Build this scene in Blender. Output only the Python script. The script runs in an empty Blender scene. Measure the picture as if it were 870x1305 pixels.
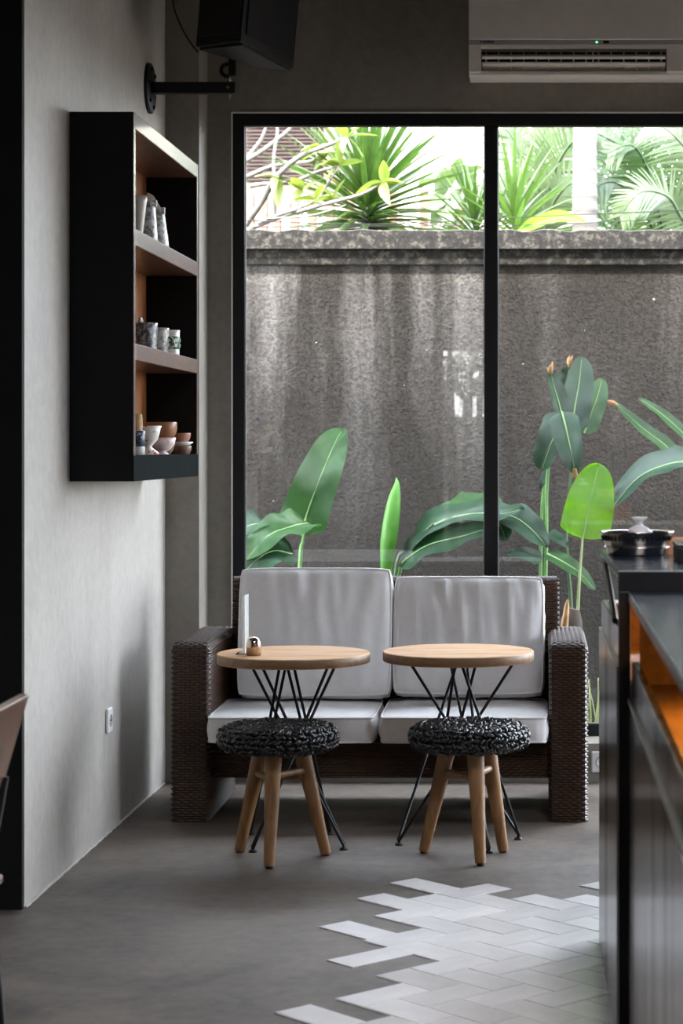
import bpy, bmesh, math, random
from mathutils import Vector, Matrix, noise
random.seed(7)
PI = math.pi
C = bpy.context.scene.collection
S = bpy.context.scene
# ------------------------------------------------------------------ camera
F, CX, CY, H = 2700.0, 685.0, 570.0, 1.5      # focal length in pixels, optical axis in the 870x1305 frame, eye height
def P(u, v, d):                                # a point of the room at depth d seen at pixel (u, v)
    return Vector(((u-CX)*d/F, d, H-(v-CY)*d/F))
cam = bpy.data.objects.new('camera', bpy.data.cameras.new('camera')); C.objects.link(cam)
cd = cam.data
cd.sensor_fit = 'VERTICAL'; cd.sensor_height = 36.0; cd.sensor_width = 24.0
cd.lens = F*36.0/1305.0
cd.shift_x = -(CX-435.0)/1305.0
cd.shift_y = -(652.5-CY)/1305.0
cam.location = (0, 0, H); cam.rotation_euler = (PI/2, 0, 0)
cd.clip_start = 0.05; cd.clip_end = 200
cd.dof.use_dof = True; cd.dof.focus_distance = 8.3; cd.dof.aperture_fstop = 4.5
S.camera = cam
# ------------------------------------------------------------------ sky, sun, exposure
S.view_settings.view_transform = 'Standard'; S.view_settings.look = 'None'
S.view_settings.exposure = 0.5; S.view_settings.gamma = 1.0; S.view_settings.use_curve_mapping = False
S.cycles.max_bounces = 10; S.cycles.diffuse_bounces = 5; S.cycles.glossy_bounces = 4
S.cycles.transparent_max_bounces = 12; S.cycles.sample_clamp_indirect = 6.0
S.cycles.use_denoising = True
w = bpy.data.worlds.new('sky'); S.world = w; w.use_nodes = True
nt = w.node_tree; bg = nt.nodes['Background']
sky = nt.nodes.new('ShaderNodeTexSky'); sky.sky_type = 'NISHITA'; sky.sun_disc = False
sky.sun_elevation = math.radians(58); sky.sun_rotation = math.radians(200); sky.air_density = 1.0; sky.dust_density = 4.0; sky.ozone_density = 0.6
mixw = nt.nodes.new('ShaderNodeMix'); mixw.data_type = 'RGBA'; mixw.inputs[0].default_value = 0.7
mixw.inputs[7].default_value = (0.62, 0.65, 0.70, 1)
SKY = 0.45
skm = nt.nodes.new('ShaderNodeVectorMath'); skm.operation = 'SCALE'; skm.inputs['Scale'].default_value = 0.18
nt.links.new(sky.outputs[0], skm.inputs[0]); nt.links.new(skm.outputs[0], mixw.inputs[6])
nt.links.new(mixw.outputs[2], bg.inputs[0]); bg.inputs[1].default_value = 24.0
sun = bpy.data.objects.new('sun', bpy.data.lights.new('sun', 'SUN')); C.objects.link(sun)
sun.data.energy = 7.0; sun.data.angle = math.radians(1.5); sun.data.color = (1.0, 0.94, 0.84)
sun.rotation_euler = Vector((0.22, 0.62, -0.9)).to_track_quat('-Z', 'Y').to_euler()
def portal(name, loc, rot, sx, sy):            # guides sky sampling through an opening; gives no light of its own
    l = bpy.data.lights.new(name, 'AREA'); l.shape = 'RECTANGLE'; l.size = sx; l.size_y = sy
    l.cycles.is_portal = True
    o = bpy.data.objects.new(name, l); C.objects.link(o); o.location = loc; o.rotation_euler = rot
# ------------------------------------------------------------------ helpers
class MB:
    def __init__(s): s.v = []; s.f = []; s.sm = []
    def add(s, vs, fs, smooth=False):
        b = len(s.v); s.v += [tuple(x) for x in vs]
        for f in fs: s.f.append([i+b for i in f]); s.sm.append(smooth)
    def box(s, x0, x1, y0, y1, z0, z1):
        s.add([(x0,y0,z0),(x1,y0,z0),(x1,y1,z0),(x0,y1,z0),(x0,y0,z1),(x1,y0,z1),(x1,y1,z1),(x0,y1,z1)],
              [(0,3,2,1),(4,5,6,7),(0,1,5,4),(1,2,6,5),(2,3,7,6),(3,0,4,7)]); return s
    def prism(s, poly, z0, z1, off=(0,0)):     # plan polygon (counter-clockwise) raised from z0 to z1
        n = len(poly)
        s.add([(x,y,z0) for x,y in poly]+[(x+off[0],y+off[1],z1) for x,y in poly],
              [tuple(range(n-1,-1,-1)), tuple(range(n,2*n))]+[(i,(i+1)%n,n+(i+1)%n,n+i) for i in range(n)]); return s
    def tube(s, pts, r, n=8, caps=True, smooth=True):
        pts = [Vector(p) for p in pts]; rs = r if isinstance(r, (list, tuple)) else [r]*len(pts)
        rings = []; up = None
        for i, p in enumerate(pts):
            t = (pts[min(i+1,len(pts)-1)]-pts[max(i-1,0)]).normalized()
            if up is None:
                up = Vector((0,0,1)) if abs(t.z) < .9 else Vector((0,1,0))
            a = t.cross(up)
            if a.length < 1e-6: a = t.orthogonal()
            a.normalize(); b = a.cross(t).normalized(); up = b
            rings.append([p+(a*math.cos(2*PI*k/n)+b*math.sin(2*PI*k/n))*rs[i] for k in range(n)])
        vs = [q for R in rings for q in R]; fs = []
        for i in range(len(pts)-1):
            for k in range(n):
                fs.append((i*n+k, i*n+(k+1)%n, (i+1)*n+(k+1)%n, (i+1)*n+k))
        s.add(vs, fs, smooth)
        if caps:
            s.add(rings[0], [tuple(range(n-1,-1,-1))]); s.add(rings[-1], [tuple(range(n))])
        return s
    def lathe(s, prof, c=(0,0,0), n=28, smooth=True, sx=1, sy=1):   # prof: list of (radius, z), closed at radius 0
        vs = []
        for r, z in prof:
            for k in range(n):
                a = 2*PI*k/n; vs.append((c[0]+r*sx*math.cos(a), c[1]+r*sy*math.sin(a), c[2]+z))
        fs = []
        for i in range(len(prof)-1):
            for k in range(n):
                fs.append((i*n+k, i*n+(k+1)%n, (i+1)*n+(k+1)%n, (i+1)*n+k))
        s.add(vs, fs, smooth); return s
    def ball(s, c, r, n=10, m=6):
        s.lathe([(max(1e-5, math.sin(PI*i/m))*r, -math.cos(PI*i/m)*r) for i in range(m+1)], c, n); return s
    def grid(s, fn, nu, nv, smooth=True):
        s.add([fn(i/(nu-1), j/(nv-1)) for i in range(nu) for j in range(nv)],
              [(i*nv+j, (i+1)*nv+j, (i+1)*nv+j+1, i*nv+j+1) for i in range(nu-1) for j in range(nv-1)], smooth); return s
    def mesh(s, name, m):
        me = bpy.data.meshes.new(name); me.from_pydata(s.v, [], s.f)
        me.polygons.foreach_set('use_smooth', s.sm); me.materials.append(m); me.update(); return me
    def obj(s, name, m, parent=None, loc=(0,0,0), bevel=0, label=None, kind=None):
        o = bpy.data.objects.new(name, s.mesh(name, m)); C.objects.link(o)
        o.parent = parent; o.location = loc
        if bevel:
            b = o.modifiers.new('bevel', 'BEVEL'); b.width = bevel; b.segments = 2; b.limit_method = 'ANGLE'
            b.harden_normals = False
        if label: o['label'] = label
        if kind: o['kind'] = kind
        return o
def B(*a): return MB().box(*a)
def tag(o, label=None, cat=None, group=None, kind=None):
    if label: o['label'] = label
    if cat: o['category'] = cat
    if group: o['group'] = group
    if kind: o['kind'] = kind
    return o
def thing(name, label, cat, loc=(0,0,0), rz=0, group=None):
    o = bpy.data.objects.new(name, None); C.objects.link(o); o.empty_display_size = .05
    o.location = loc; o.rotation_euler = (0,0,rz)
    return tag(o, label, cat, group)
def struct(name, mb, m, parent=None, bevel=0): 
    o = mb.obj(name, m, parent, bevel=bevel)
    o['kind'] = 'structure'; return o
def copy_tree(o, parent=None):
    c = o.copy(); C.objects.link(c); c.parent = parent
    for ch in list(o.children): copy_tree(ch, c)
    return c
def fbm(p, oct=3):
    return noise.fractal(p, 1.0, 2.0, oct)
# ------------------------------------------------------------------ materials
def newmat(name):
    m = bpy.data.materials.new(name); m.use_nodes = True
    n = m.node_tree; return m, n, n.nodes['Principled BSDF']
def N(n, t, **k):
    x = n.nodes.new(t)
    for a, b in k.items(): setattr(x, a, b)
    return x
def coords(n, scale=(1,1,1), kind='Object'):
    tc = N(n, 'ShaderNodeTexCoord'); mp = N(n, 'ShaderNodeMapping'); mp.inputs['Scale'].default_value = scale
    n.links.new(tc.outputs[kind], mp.inputs[0]); return mp.outputs[0]
def ramp(n, src, stops):
    r = N(n, 'ShaderNodeValToRGB'); e = r.color_ramp.elements
    while len(e) < len(stops): e.new(.5)
    for i, (p, c) in enumerate(stops): e[i].position = p; e[i].color = (*c, 1) if len(c) == 3 else c
    n.links.new(src, r.inputs[0]); return r.outputs[0]
def noise_tex(n, vec, scale, detail=5, rough=.6, dist=0):
    t = N(n, 'ShaderNodeTexNoise'); t.inputs['Scale'].default_value = scale; t.inputs['Detail'].default_value = detail
    t.inputs['Roughness'].default_value = rough; t.inputs['Distortion'].default_value = dist
    n.links.new(vec, t.inputs['Vector']); return t.outputs['Fac']
def mixc(n, fac, a, b, mode='MIX'):
    x = N(n, 'ShaderNodeMix', data_type='RGBA', blend_type=mode)
    for i, v in ((0, fac), (6, a), (7, b)):
        if isinstance(v, (int, float)): x.inputs[i].default_value = v
        elif isinstance(v, tuple): x.inputs[i].default_value = (*v, 1)
        else: n.links.new(v, x.inputs[i])
    return x.outputs[2]
def bump(n, bs, h, strength=.3, dist=.01):
    b = N(n, 'ShaderNodeBump'); b.inputs['Strength'].default_value = strength; b.inputs['Distance'].default_value = dist
    n.links.new(h, b.inputs['Height']); n.links.new(b.outputs[0], bs.inputs['Normal'])
def mat(name, col, rough=.5, metal=0, spec=.5, var=.15, scale=12, stretch=(1,1,1), bmp=0, bscale=60, coat=0):
    m, n, b = newmat(name)
    v = coords(n, stretch)
    f = noise_tex(n, v, scale)
    lo = tuple(c*(1-var) for c in col); hi = tuple(min(1, c*(1+var)) for c in col)
    n.links.new(ramp(n, f, [(.3, lo), (.7, hi)]), b.inputs['Base Color'])
    b.inputs['Roughness'].default_value = rough; b.inputs['Metallic'].default_value = metal
    b.inputs['Specular IOR Level'].default_value = spec
    if coat: b.inputs['Coat Weight'].default_value = coat; b.inputs['Coat Roughness'].default_value = .08
    if bmp: bump(n, b, noise_tex(n, v, bscale), bmp, .004)
    return m
def wood(name, dark, light, axis='z', scale=9, rough=.5, coat=0, spec=.4):
    m, n, b = newmat(name)
    st = {'x': (.12,1,1), 'y': (1,.12,1), 'z': (1,1,.12)}[axis]
    v = coords(n, st)
    f1 = noise_tex(n, v, scale*4, 6, .65, 1.2); f2 = noise_tex(n, v, scale, 3, .5, 2.5)
    mx = N(n, 'ShaderNodeMath', operation='ADD'); mu = N(n, 'ShaderNodeMath', operation='MULTIPLY'); mu.inputs[1].default_value = .5
    n.links.new(f1, mx.inputs[0]); n.links.new(f2, mx.inputs[1]); n.links.new(mx.outputs[0], mu.inputs[0])
    n.links.new(ramp(n, mu.outputs[0], [(.33, dark), (.5, tuple((a+c)/2 for a, c in zip(dark, light))), (.66, light)]), b.inputs['Base Color'])
    b.inputs['Roughness'].default_value = rough; b.inputs['Specular IOR Level'].default_value = spec
    if coat: b.inputs['Coat Weight'].default_value = coat; b.inputs['Coat Roughness'].default_value = .12
    bump(n, b, f1, .12, .002)
    return m
def concrete(name, lo, hi, rough, stretch=(1,1,1), scale=1.6, spec=.5, bmp=.12, fine=30, rvar=.12):
    m, n, b = newmat(name); v = coords(n, stretch); v1 = coords(n)
    f = noise_tex(n, v, scale, 8, .62, .6); g = noise_tex(n, v1, fine, 6, .7)
    c = ramp(n, f, [(.38, lo), (.62, hi)])
    c2 = mixc(n, .35, c, ramp(n, g, [(.3, tuple(x*.8 for x in lo)), (.7, tuple(x*1.15 for x in hi))]))
    n.links.new(c2, b.inputs['Base Color'])
    mr = N(n, 'ShaderNodeMapRange'); mr.inputs[3].default_value = rough-rvar; mr.inputs[4].default_value = rough+rvar
    n.links.new(f, mr.inputs[0]); n.links.new(mr.outputs[0], b.inputs['Roughness'])
    b.inputs['Specular IOR Level'].default_value = spec
    bump(n, b, g, bmp, .003)
    return m
def leafmat(name, col, col2, trans=.3, rough=.4, scale=30, spec=.5, ribs=0, tint=(1.2,1.35,.7)):
    m, n, b = newmat(name); v = coords(n)
    f = noise_tex(n, v, scale*.25, 4)
    c = ramp(n, f, [(.3, col), (.7, col2)])
    n.links.new(c, b.inputs['Base Color']); b.inputs['Roughness'].default_value = rough; b.inputs['Specular IOR Level'].default_value = spec
    t = N(n, 'ShaderNodeBsdfTranslucent'); br = mixc(n, 1.0, c, tint, 'MULTIPLY'); n.links.new(br, t.inputs[0])
    mx = N(n, 'ShaderNodeMixShader'); mx.inputs[0].default_value = trans
    n.links.new(b.outputs[0], mx.inputs[1]); n.links.new(t.outputs[0], mx.inputs[2])
    n.links.new(mx.outputs[0], n.nodes['Material Output'].inputs[0])
    if ribs:
        uv = coords(n, (ribs, 1, 1), 'UV'); wv = N(n, 'ShaderNodeTexWave', wave_type='BANDS', bands_direction='X')
        wv.inputs['Scale'].default_value = 1; wv.inputs['Distortion'].default_value = .6
        n.links.new(uv, wv.inputs['Vector']); bump(n, b, wv.outputs['Fac'], .6, .008)
    return m
def glassmat(name, tint=(1,1,1), boost=1.0, rough=0.0):
    m, n, b = newmat(name); n.nodes.remove(b)
    lw = N(n, 'ShaderNodeLayerWeight'); lw.inputs['Blend'].default_value = .5
    pw = N(n, 'ShaderNodeMath', operation='POWER'); pw.inputs[1].default_value = 5
    n.links.new(lw.outputs['Facing'], pw.inputs[0])
    ml = N(n, 'ShaderNodeMath', operation='MULTIPLY_ADD'); ml.inputs[1].default_value = .95*boost; ml.inputs[2].default_value = .043*boost
    n.links.new(pw.outputs[0], ml.inputs[0])
    tr = N(n, 'ShaderNodeBsdfTransparent'); tr.inputs[0].default_value = (*tint, 1)
    gl = N(n, 'ShaderNodeBsdfGlossy'); gl.inputs['Roughness'].default_value = rough
    mx = N(n, 'ShaderNodeMixShader')
    n.links.new(ml.outputs[0], mx.inputs[0]); n.links.new(tr.outputs[0], mx.inputs[1]); n.links.new(gl.outputs[0], mx.inputs[2])
    n.links.new(mx.outputs[0], n.nodes['Material Output'].inputs[0]); return m
def emit(name, col, s):
    m, n, b = newmat(name); b.inputs['Base Color'].default_value = (*col, 1)
    b.inputs['Emission Color'].default_value = (*col, 1); b.inputs['Emission Strength'].default_value = s; return m

M = {}
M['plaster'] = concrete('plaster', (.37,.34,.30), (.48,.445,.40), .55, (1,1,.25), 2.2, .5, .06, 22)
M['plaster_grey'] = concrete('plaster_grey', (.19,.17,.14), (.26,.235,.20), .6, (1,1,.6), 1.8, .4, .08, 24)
M['dark_paint'] = mat('dark_paint', (.035,.034,.031), .7, var=.2, scale=4)
M['corner_black'] = mat('corner_black', (.012,.0115,.0105), .8, 0, .2, var=.2, scale=4)  # even near-black tone of the corner wall
M['floor'] = concrete('floor_concrete', (.044,.034,.026), (.155,.126,.098), .58, (1,1,1), 1.5, .32, .10, 18, .10)
M['ceiling'] = mat('ceiling', (.05,.048,.045), .8)
M['tile'] = mat('tile', (.78,.755,.73), .2, var=.09, scale=5, bmp=.05, bscale=30)
def tile_tone():
    n = M['tile'].node_tree; b = n.nodes['Principled BSDF']; src = b.inputs['Base Color'].links[0].from_socket
    oi = N(n, 'ShaderNodeObjectInfo'); c = mixc(n, 1.0, src, ramp(n, oi.outputs['Random'], [(0, (.80,.79,.78)), (1, (1.05,1.05,1.05))]), 'MULTIPLY')
    n.links.new(c, b.inputs['Base Color'])
tile_tone()
M['grout'] = mat('grout', (.62,.60,.57), .45, var=.15)
M['black_metal'] = mat('black_metal', (.008,.008,.009), .45, 0, .3, .2)
M['black_wood'] = mat('black_wood', (.004,.0042,.0044), .55, 0, .18, .2)
M['black_plastic'] = mat('black_plastic', (.007,.007,.0075), .55, 0, .3, .2)
M['shelf_edge'] = wood('shelf_edge', (.07,.035,.022), (.16,.08,.05), 'y', 8, .40, .4)
M['lip_black'] = mat('lip_black', (.008,.010,.010), .8, 0, .02, .2)
M['shelf_wood'] = wood('shelf_wood', (.11,.036,.009), (.32,.115,.03), 'z', 9, .45)
M['garden_wall_mat'] = None
M['glass'] = glassmat('window_glass', (.985,.99,.985), 1.0)
M['acrylic'] = glassmat('acrylic', (.97,.98,.98), 1.6)
def frosted():
    m, n, b = newmat('acrylic_edge'); t = N(n, 'ShaderNodeBsdfTransparent'); mx = N(n, 'ShaderNodeMixShader'); mx.inputs[0].default_value = .55
    b.inputs['Base Color'].default_value = (.85,.86,.85,1); b.inputs['Roughness'].default_value = .2
    n.links.new(t.outputs[0], mx.inputs[1]); n.links.new(b.outputs[0], mx.inputs[2]); n.links.new(mx.outputs[0], n.nodes['Material Output'].inputs[0]); return m
M['acrylic_edge'] = frosted()
M['white_plastic'] = mat('white_plastic', (.84,.79,.73), .45, var=.03)
M['grey_plastic'] = mat('grey_plastic', (.42,.42,.41), .45, var=.03)
M['white_outlet'] = mat('white_outlet', (.75,.74,.72), .35, var=.03)
M['fabric'] = mat('cushion_fabric', (.80,.785,.775), .85, 0, .15, .03, 40, bmp=.15, bscale=420)
M['wicker'] = mat('wicker', (.046,.018,.006), .30, 0, .5, .4, 35)
M['wicker_dark'] = mat('wicker_dark', (.02,.012,.008), .7)
M['rope_black'] = mat('rope_black', (.007,.007,.007), .28, 0, .6, .3, 30)
M['teak'] = wood('teak', (.15,.070,.024), (.31,.16,.062), 'z', 10, .5)
M['table_wood'] = wood('table_wood', (.40,.21,.09), (.70,.44,.24), 'x', 7, .6, 0, .2)
M['table_edge'] = wood('table_edge', (.13,.065,.03), (.26,.145,.07), 'x', 9, .5)
M['chair_wood'] = wood('chair_wood', (.09,.04,.02), (.19,.09,.045), 'z', 7, .35, .4)
M['steel'] = mat('steel', (.62,.50,.42), .18, 1, .5, .08)
M['bowl_metal'] = mat('bowl_metal', (.55,.50,.46), .22, 1, .5, .3, 60)
M['bar_top'] = mat('bar_top', (.012,.018,.028), .15, 0, .22, .3, 20)
M['bar_edge'] = wood('bar_edge', (.16,.14,.12), (.28,.25,.22), 'y', 9, .4)
def panel_material():
    m, n, b = newmat('bar_panel'); v = coords(n, (.6,.17,.008)); v2 = coords(n, (1,.3,.02))
    f = noise_tex(n, v, 26, 4, .6, .4); g = noise_tex(n, v2, 60, 3, .6)
    c = mixc(n, .35, ramp(n, f, [(.40, (.008,.007,.006)), (.46, (.060,.053,.048)), (.66, (.11,.10,.092))]), ramp(n, g, [(.3, (.03,.027,.024)), (.7, (.12,.11,.10))]))
    n.links.new(c, b.inputs['Base Color']); b.inputs['Roughness'].default_value = .2
    sr = N(n, 'ShaderNodeMapRange'); sr.inputs[1].default_value = .40; sr.inputs[2].default_value = .52; sr.inputs[3].default_value = .03; sr.inputs[4].default_value = .65
    n.links.new(f, sr.inputs[0]); n.links.new(sr.outputs[0], b.inputs['Specular IOR Level'])
    bump(n, b, f, .6, .012); return m
M['bar_panel'] = panel_material()
M['bar_wood'] = wood('bar_wood', (.30,.13,.03), (.55,.27,.08), 'y', 8, .45)
M['bar_white'] = mat('bar_white', (.7,.7,.7), .4, var=.05)
M['led'] = emit('led_strip', (1.0,.52,.12), 16)
M['green_led'] = emit('green_led', (.15,1,.45), 2.2)
M['soil'] = mat('soil', (.05,.038,.028), .95, bmp=.5)
M['render_white'] = mat('render_white', (.72,.67,.60), .9, var=.04, scale=2)
M['shutter_brown'] = mat('shutter_brown', (.030,.018,.015), .7, var=.2)
M['beam_brown'] = mat('beam_brown', (.14,.07,.045), .7, var=.2)
M['post_pink'] = mat('post_pink', (.15,.07,.05), .8, var=.1)
M['fence_white'] = mat('fence_white', (.62,.58,.55), .8, var=.04)
M['bark'] = mat('bark', (.13,.125,.11), .85, var=.25, scale=20)
M['palm_bark'] = mat('palm_bark', (.17,.155,.145), .85, var=.25, scale=9, stretch=(1,1,4), bmp=.2)
M['leaf_dark'] = leafmat('leaf_dark', (.010,.042,.018), (.02,.075,.03), .18, .38, ribs=46)
M['leaf_mid'] = leafmat('leaf_mid', (.032,.100,.028), (.055,.155,.042), .28, .36, ribs=46)
M['leaf_bright'] = leafmat('leaf_bright', (.13,.36,.02), (.22,.50,.03), .5, .4, ribs=40)
M['leaf_roll'] = leafmat('leaf_roll', (.09,.26,.04), (.16,.38,.08), .4, .4, ribs=40)
M['leaf_dry'] = mat('leaf_dry', (.34,.19,.08), .8, var=.4, scale=20)
M['stem'] = mat('stem', (.12,.26,.07), .5, var=.2)
M['stem_dark'] = mat('stem_dark', (.05,.10,.035), .55, var=.25)
M['stem_pale'] = mat('stem_pale', (.34,.40,.18), .55, var=.2)
M['midrib'] = mat('midrib', (.25,.42,.16), .45, var=.1)
M['blade'] = leafmat('blade', (.024,.058,.013), (.065,.115,.03), .3, .26)
M['blade_lime'] = leafmat('blade_lime', (.05,.10,.022), (.09,.15,.045), .35, .4)
M['plum_leaf'] = leafmat('plum_leaf', (.11,.15,.03), (.18,.22,.06), .4, .4)
M['frond'] = leafmat('frond', (.026,.062,.020), (.065,.105,.042), .3, .4)
M['frond_pale'] = leafmat('frond_pale', (.05,.085,.035), (.105,.14,.075), .3, .4)
M['grass_pale'] = leafmat('grass_pale', (.35,.40,.22), (.5,.52,.32), .35, .5)
# garden wall: dark rough cement with pale rain streaks
def garden_wall_material():
    m, n, b = newmat('garden_wall')
    v = coords(n); vs = coords(n, (1,1,.10))
    base = ramp(n, noise_tex(n, v, 1.1, 7, .6), [(.3, (.026,.022,.018)), (.7, (.052,.045,.038))])
    stk = noise_tex(n, vs, 2.6, 6, .6, .3)
    sep = N(n, 'ShaderNodeSeparateXYZ'); n.links.new(v, sep.inputs[0])
    h = N(n, 'ShaderNodeMapRange'); h.inputs[1].default_value = .9; h.inputs[2].default_value = 2.5; n.links.new(sep.outputs[2], h.inputs[0])
    x = N(n, 'ShaderNodeMapRange'); x.inputs[1].default_value = .2; x.inputs[2].default_value = -1.6; n.links.new(sep.outputs[0], x.inputs[0])
    x.inputs[3].default_value = .35
    mm = N(n, 'ShaderNodeMath', operation='MULTIPLY'); n.links.new(h.outputs[0], mm.inputs[0]); n.links.new(x.outputs[0], mm.inputs[1])
    sr = ramp(n, stk, [(.40, (0,0,0)), (.62, (1,1,1))])
    m2 = N(n, 'ShaderNodeMath', operation='MULTIPLY'); n.links.new(mm.outputs[0], m2.inputs[0]); n.links.new(sr, m2.inputs[1])
    c = mixc(n, m2.outputs[0], base, (.30,.285,.27))
    spots = ramp(n, noise_tex(n, v, 26, 2, .5), [(.765, (0,0,0)), (.78, (1,1,1))])
    c = mixc(n, spots, c, (.5,.49,.47))
    gr = noise_tex(n, v, 62, 4, .65)
    c = mixc(n, 1.0, c, ramp(n, gr, [(.36, (.62,.62,.62)), (.62, (1.25,1.25,1.25))]), 'MULTIPLY')
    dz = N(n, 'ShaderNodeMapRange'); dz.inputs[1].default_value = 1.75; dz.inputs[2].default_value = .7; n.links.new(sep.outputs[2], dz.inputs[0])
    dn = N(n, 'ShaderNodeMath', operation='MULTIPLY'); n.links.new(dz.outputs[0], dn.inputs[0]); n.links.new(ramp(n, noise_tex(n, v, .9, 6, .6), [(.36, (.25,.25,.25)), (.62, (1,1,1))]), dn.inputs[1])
    c = mixc(n, dn.outputs[0], c, (.022,.019,.016))      # blotchy darker tone towards the foot of the wall
    n.links.new(c, b.inputs['Base Color']); b.inputs['Roughness'].default_value = .85; b.inputs['Specular IOR Level'].default_value = .25
    bump(n, b, gr, 1.0, .02)
    return m
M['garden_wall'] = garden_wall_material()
def coping_material():
    m, n, b = newmat('coping'); v = coords(n)
    f = noise_tex(n, v, 22, 6, .75)
    c = ramp(n, f, [(.40, (.007,.006,.005)), (.52, (.022,.019,.015)), (.60, (.085,.08,.065))])
    n.links.new(c, b.inputs['Base Color']); b.inputs['Roughness'].default_value = .95; bump(n, b, f, 1.0, .02); return m
M['coping'] = coping_material()
def speckle(name, base, spot, scale, lo=.52, hi=.58, rough=.35):
    m, n, b = newmat(name); v = coords(n)
    n.links.new(ramp(n, noise_tex(n, v, scale, 4, .6), [(lo, base), (hi, spot)]), b.inputs['Base Color'])
    b.inputs['Roughness'].default_value = rough; return m
M['marble_grey'] = speckle('marble_grey', (.45,.43,.39), (.10,.10,.10), 45, .45, .6)
M['marble_dark'] = speckle('marble_dark', (.05,.055,.06), (.40,.40,.38), 60, .45, .62)
M['beige_glaze'] = mat('beige_glaze', (.50,.45,.38), .35)
M['white_glaze'] = mat('white_glaze', (.78,.76,.72), .25, var=.04)
M['floral'] = speckle('floral', (.78,.74,.68), (.50,.05,.04), 38, .58, .62)
M['pink_glaze'] = speckle('pink_glaze', (.68,.54,.52), (.45,.22,.18), 42, .60, .68)
M['wood_bowl'] = wood('wood_bowl', (.20,.075,.03), (.36,.16,.07), 'z', 14, .4)
M['terracotta'] = mat('terracotta', (.33,.15,.09), .45, var=.15)
M['terracotta_dark'] = mat('terracotta_dark', (.20,.115,.075), .45, var=.15)
M['cork'] = mat('cork', (.52,.33,.16), .8, var=.2, scale=60)
M['navy_band'] = speckle('navy_band', (.015,.03,.06), (.6,.62,.65), 120, .60, .66)
M['green_band'] = mat('green_band', (.03,.11,.05), .4, var=.2)
M['green_window'] = mat('green_window', (.55,.60,.45), .4, var=.1)
M['flower_purple'] = mat('flower_purple', (.25,.03,.28), .6)
M['flower_pink'] = mat('flower_pink', (.60,.25,.30), .6)
M['plastic_bag'] = leafmat('plastic_bag', (.80,.80,.80), (.9,.9,.9), .5, .3, tint=(1,1,1))
M['orange_tray'] = mat('orange_tray', (.60,.30,.16), .5)

# ================================================================== ROOM
ZC = 3.95                                      # ceiling height
YW = 9.74                                      # inside face of the window wall
struct('floor', B(-4.6,4.0,-5.2,9.5,-.12,0), M['floor'])
KX0, KX1, KY0, KY1 = .3, 1.7, 2.1, 3.9          # unseen roof opening over the bar, added for fill light
def holed(z0, z1, x0, x1, y0, y1):
    mb = MB(); mb.box(x0,x1,y0,KY0,z0,z1); mb.box(x0,x1,KY1,y1,z0,z1); mb.box(x0,KX0,KY0,KY1,z0,z1); mb.box(KX1,x1,KY0,KY1,z0,z1); return mb
struct('ceiling', holed(ZC,ZC+.12,-4.6,4.0,-5.2,9.94), M['ceiling'])
portal('added_roof_portal', ((KX0+KX1)/2,(KY0+KY1)/2,ZC+.1), (0,0,0), KX1-KX0, KY1-KY0)
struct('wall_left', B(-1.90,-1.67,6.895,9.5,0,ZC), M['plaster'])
struct('wall_corner', B(-4.6,-1.672,6.87,6.895,0,ZC), M['corner_black'])
struct('wall_far_left', B(-4.72,-4.6,-5.2,6.87,0,ZC), M['dark_paint'])
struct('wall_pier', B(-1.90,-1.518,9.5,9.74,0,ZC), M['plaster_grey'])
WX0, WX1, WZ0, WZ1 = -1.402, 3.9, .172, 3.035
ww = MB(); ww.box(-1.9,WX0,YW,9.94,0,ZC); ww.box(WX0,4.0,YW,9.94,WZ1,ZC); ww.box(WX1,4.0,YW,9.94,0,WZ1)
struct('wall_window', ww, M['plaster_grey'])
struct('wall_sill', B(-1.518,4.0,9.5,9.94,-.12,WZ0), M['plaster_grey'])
RY0, RY1, RZ0, RZ1 = 8.05, 9.12, .3, 2.85          # unseen opening right of the frame, added to brighten the room
rw = MB(); rw.box(3.9,4.0,-5.2,RY0,0,ZC); rw.box(3.9,4.0,RY1,9.5,0,ZC); rw.box(3.9,4.0,RY0,RY1,0,RZ0); rw.box(3.9,4.0,RY0,RY1,RZ1,ZC)
struct('wall_right', rw, M['dark_paint'])
bw = MB()                                      # wall behind the camera with a tall garden door
OX = [(-1.10,-.62,0,2.62)]
bw.box(-4.6,-1.10,-5.2,-5.0,0,ZC); bw.box(-1.10,-.62,-5.2,-5.0,2.62,ZC); bw.box(-.62,4.0,-5.2,-5.0,0,ZC)
struct('wall_back', bw, M['dark_paint'])
struct('roof', holed(ZC+.12,4.3,-5,4.1,-5.3,9.98), M['render_white'])
# window: black metal frame with three panes
win = bpy.data.objects.new('window_1', None); C.objects.link(win); win['kind'] = 'structure'
FY0, FY1 = 9.742, 9.80
B(WX0,WX1,FY0,FY1,WZ1-.056,WZ1).obj('head_rail', M['black_metal'], win, bevel=.003)
B(WX0,WX1,FY0,FY1,WZ0,WZ0+.056).obj('bottom_rail', M['black_metal'], win, bevel=.003)
xs = [-1.402, -.245, .95, 2.15, 3.845]
for i, x in enumerate(xs):
    B(x,x+(.055 if i == 0 else .062),FY0,FY1,WZ0+.056,WZ1-.056).obj('mullion' if 0 < i < 4 else 'jamb', M['black_metal'], win, bevel=.003)
for i in range(4):
    x0 = xs[i]+(.055 if i == 0 else .062)
    B(x0,xs[i+1],9.768,9.774,WZ0+.056,WZ1-.056).obj('pane', M['glass'], win)
    # thin light gasket seen round the glass
    g = MB(); z0, z1 = WZ0+.056, WZ1-.056
    g.box(x0,x0+.004,9.762,9.768,z0,z1); g.box(xs[i+1]-.004,xs[i+1],9.762,9.768,z0,z1); g.box(x0+.004,xs[i+1]-.004,9.762,9.768,z1-.004,z1); g.box(x0+.004,xs[i+1]-.004,9.762,9.768,z0,z0+.004)
    g.obj('gasket', M['grey_plastic'], win)
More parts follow.
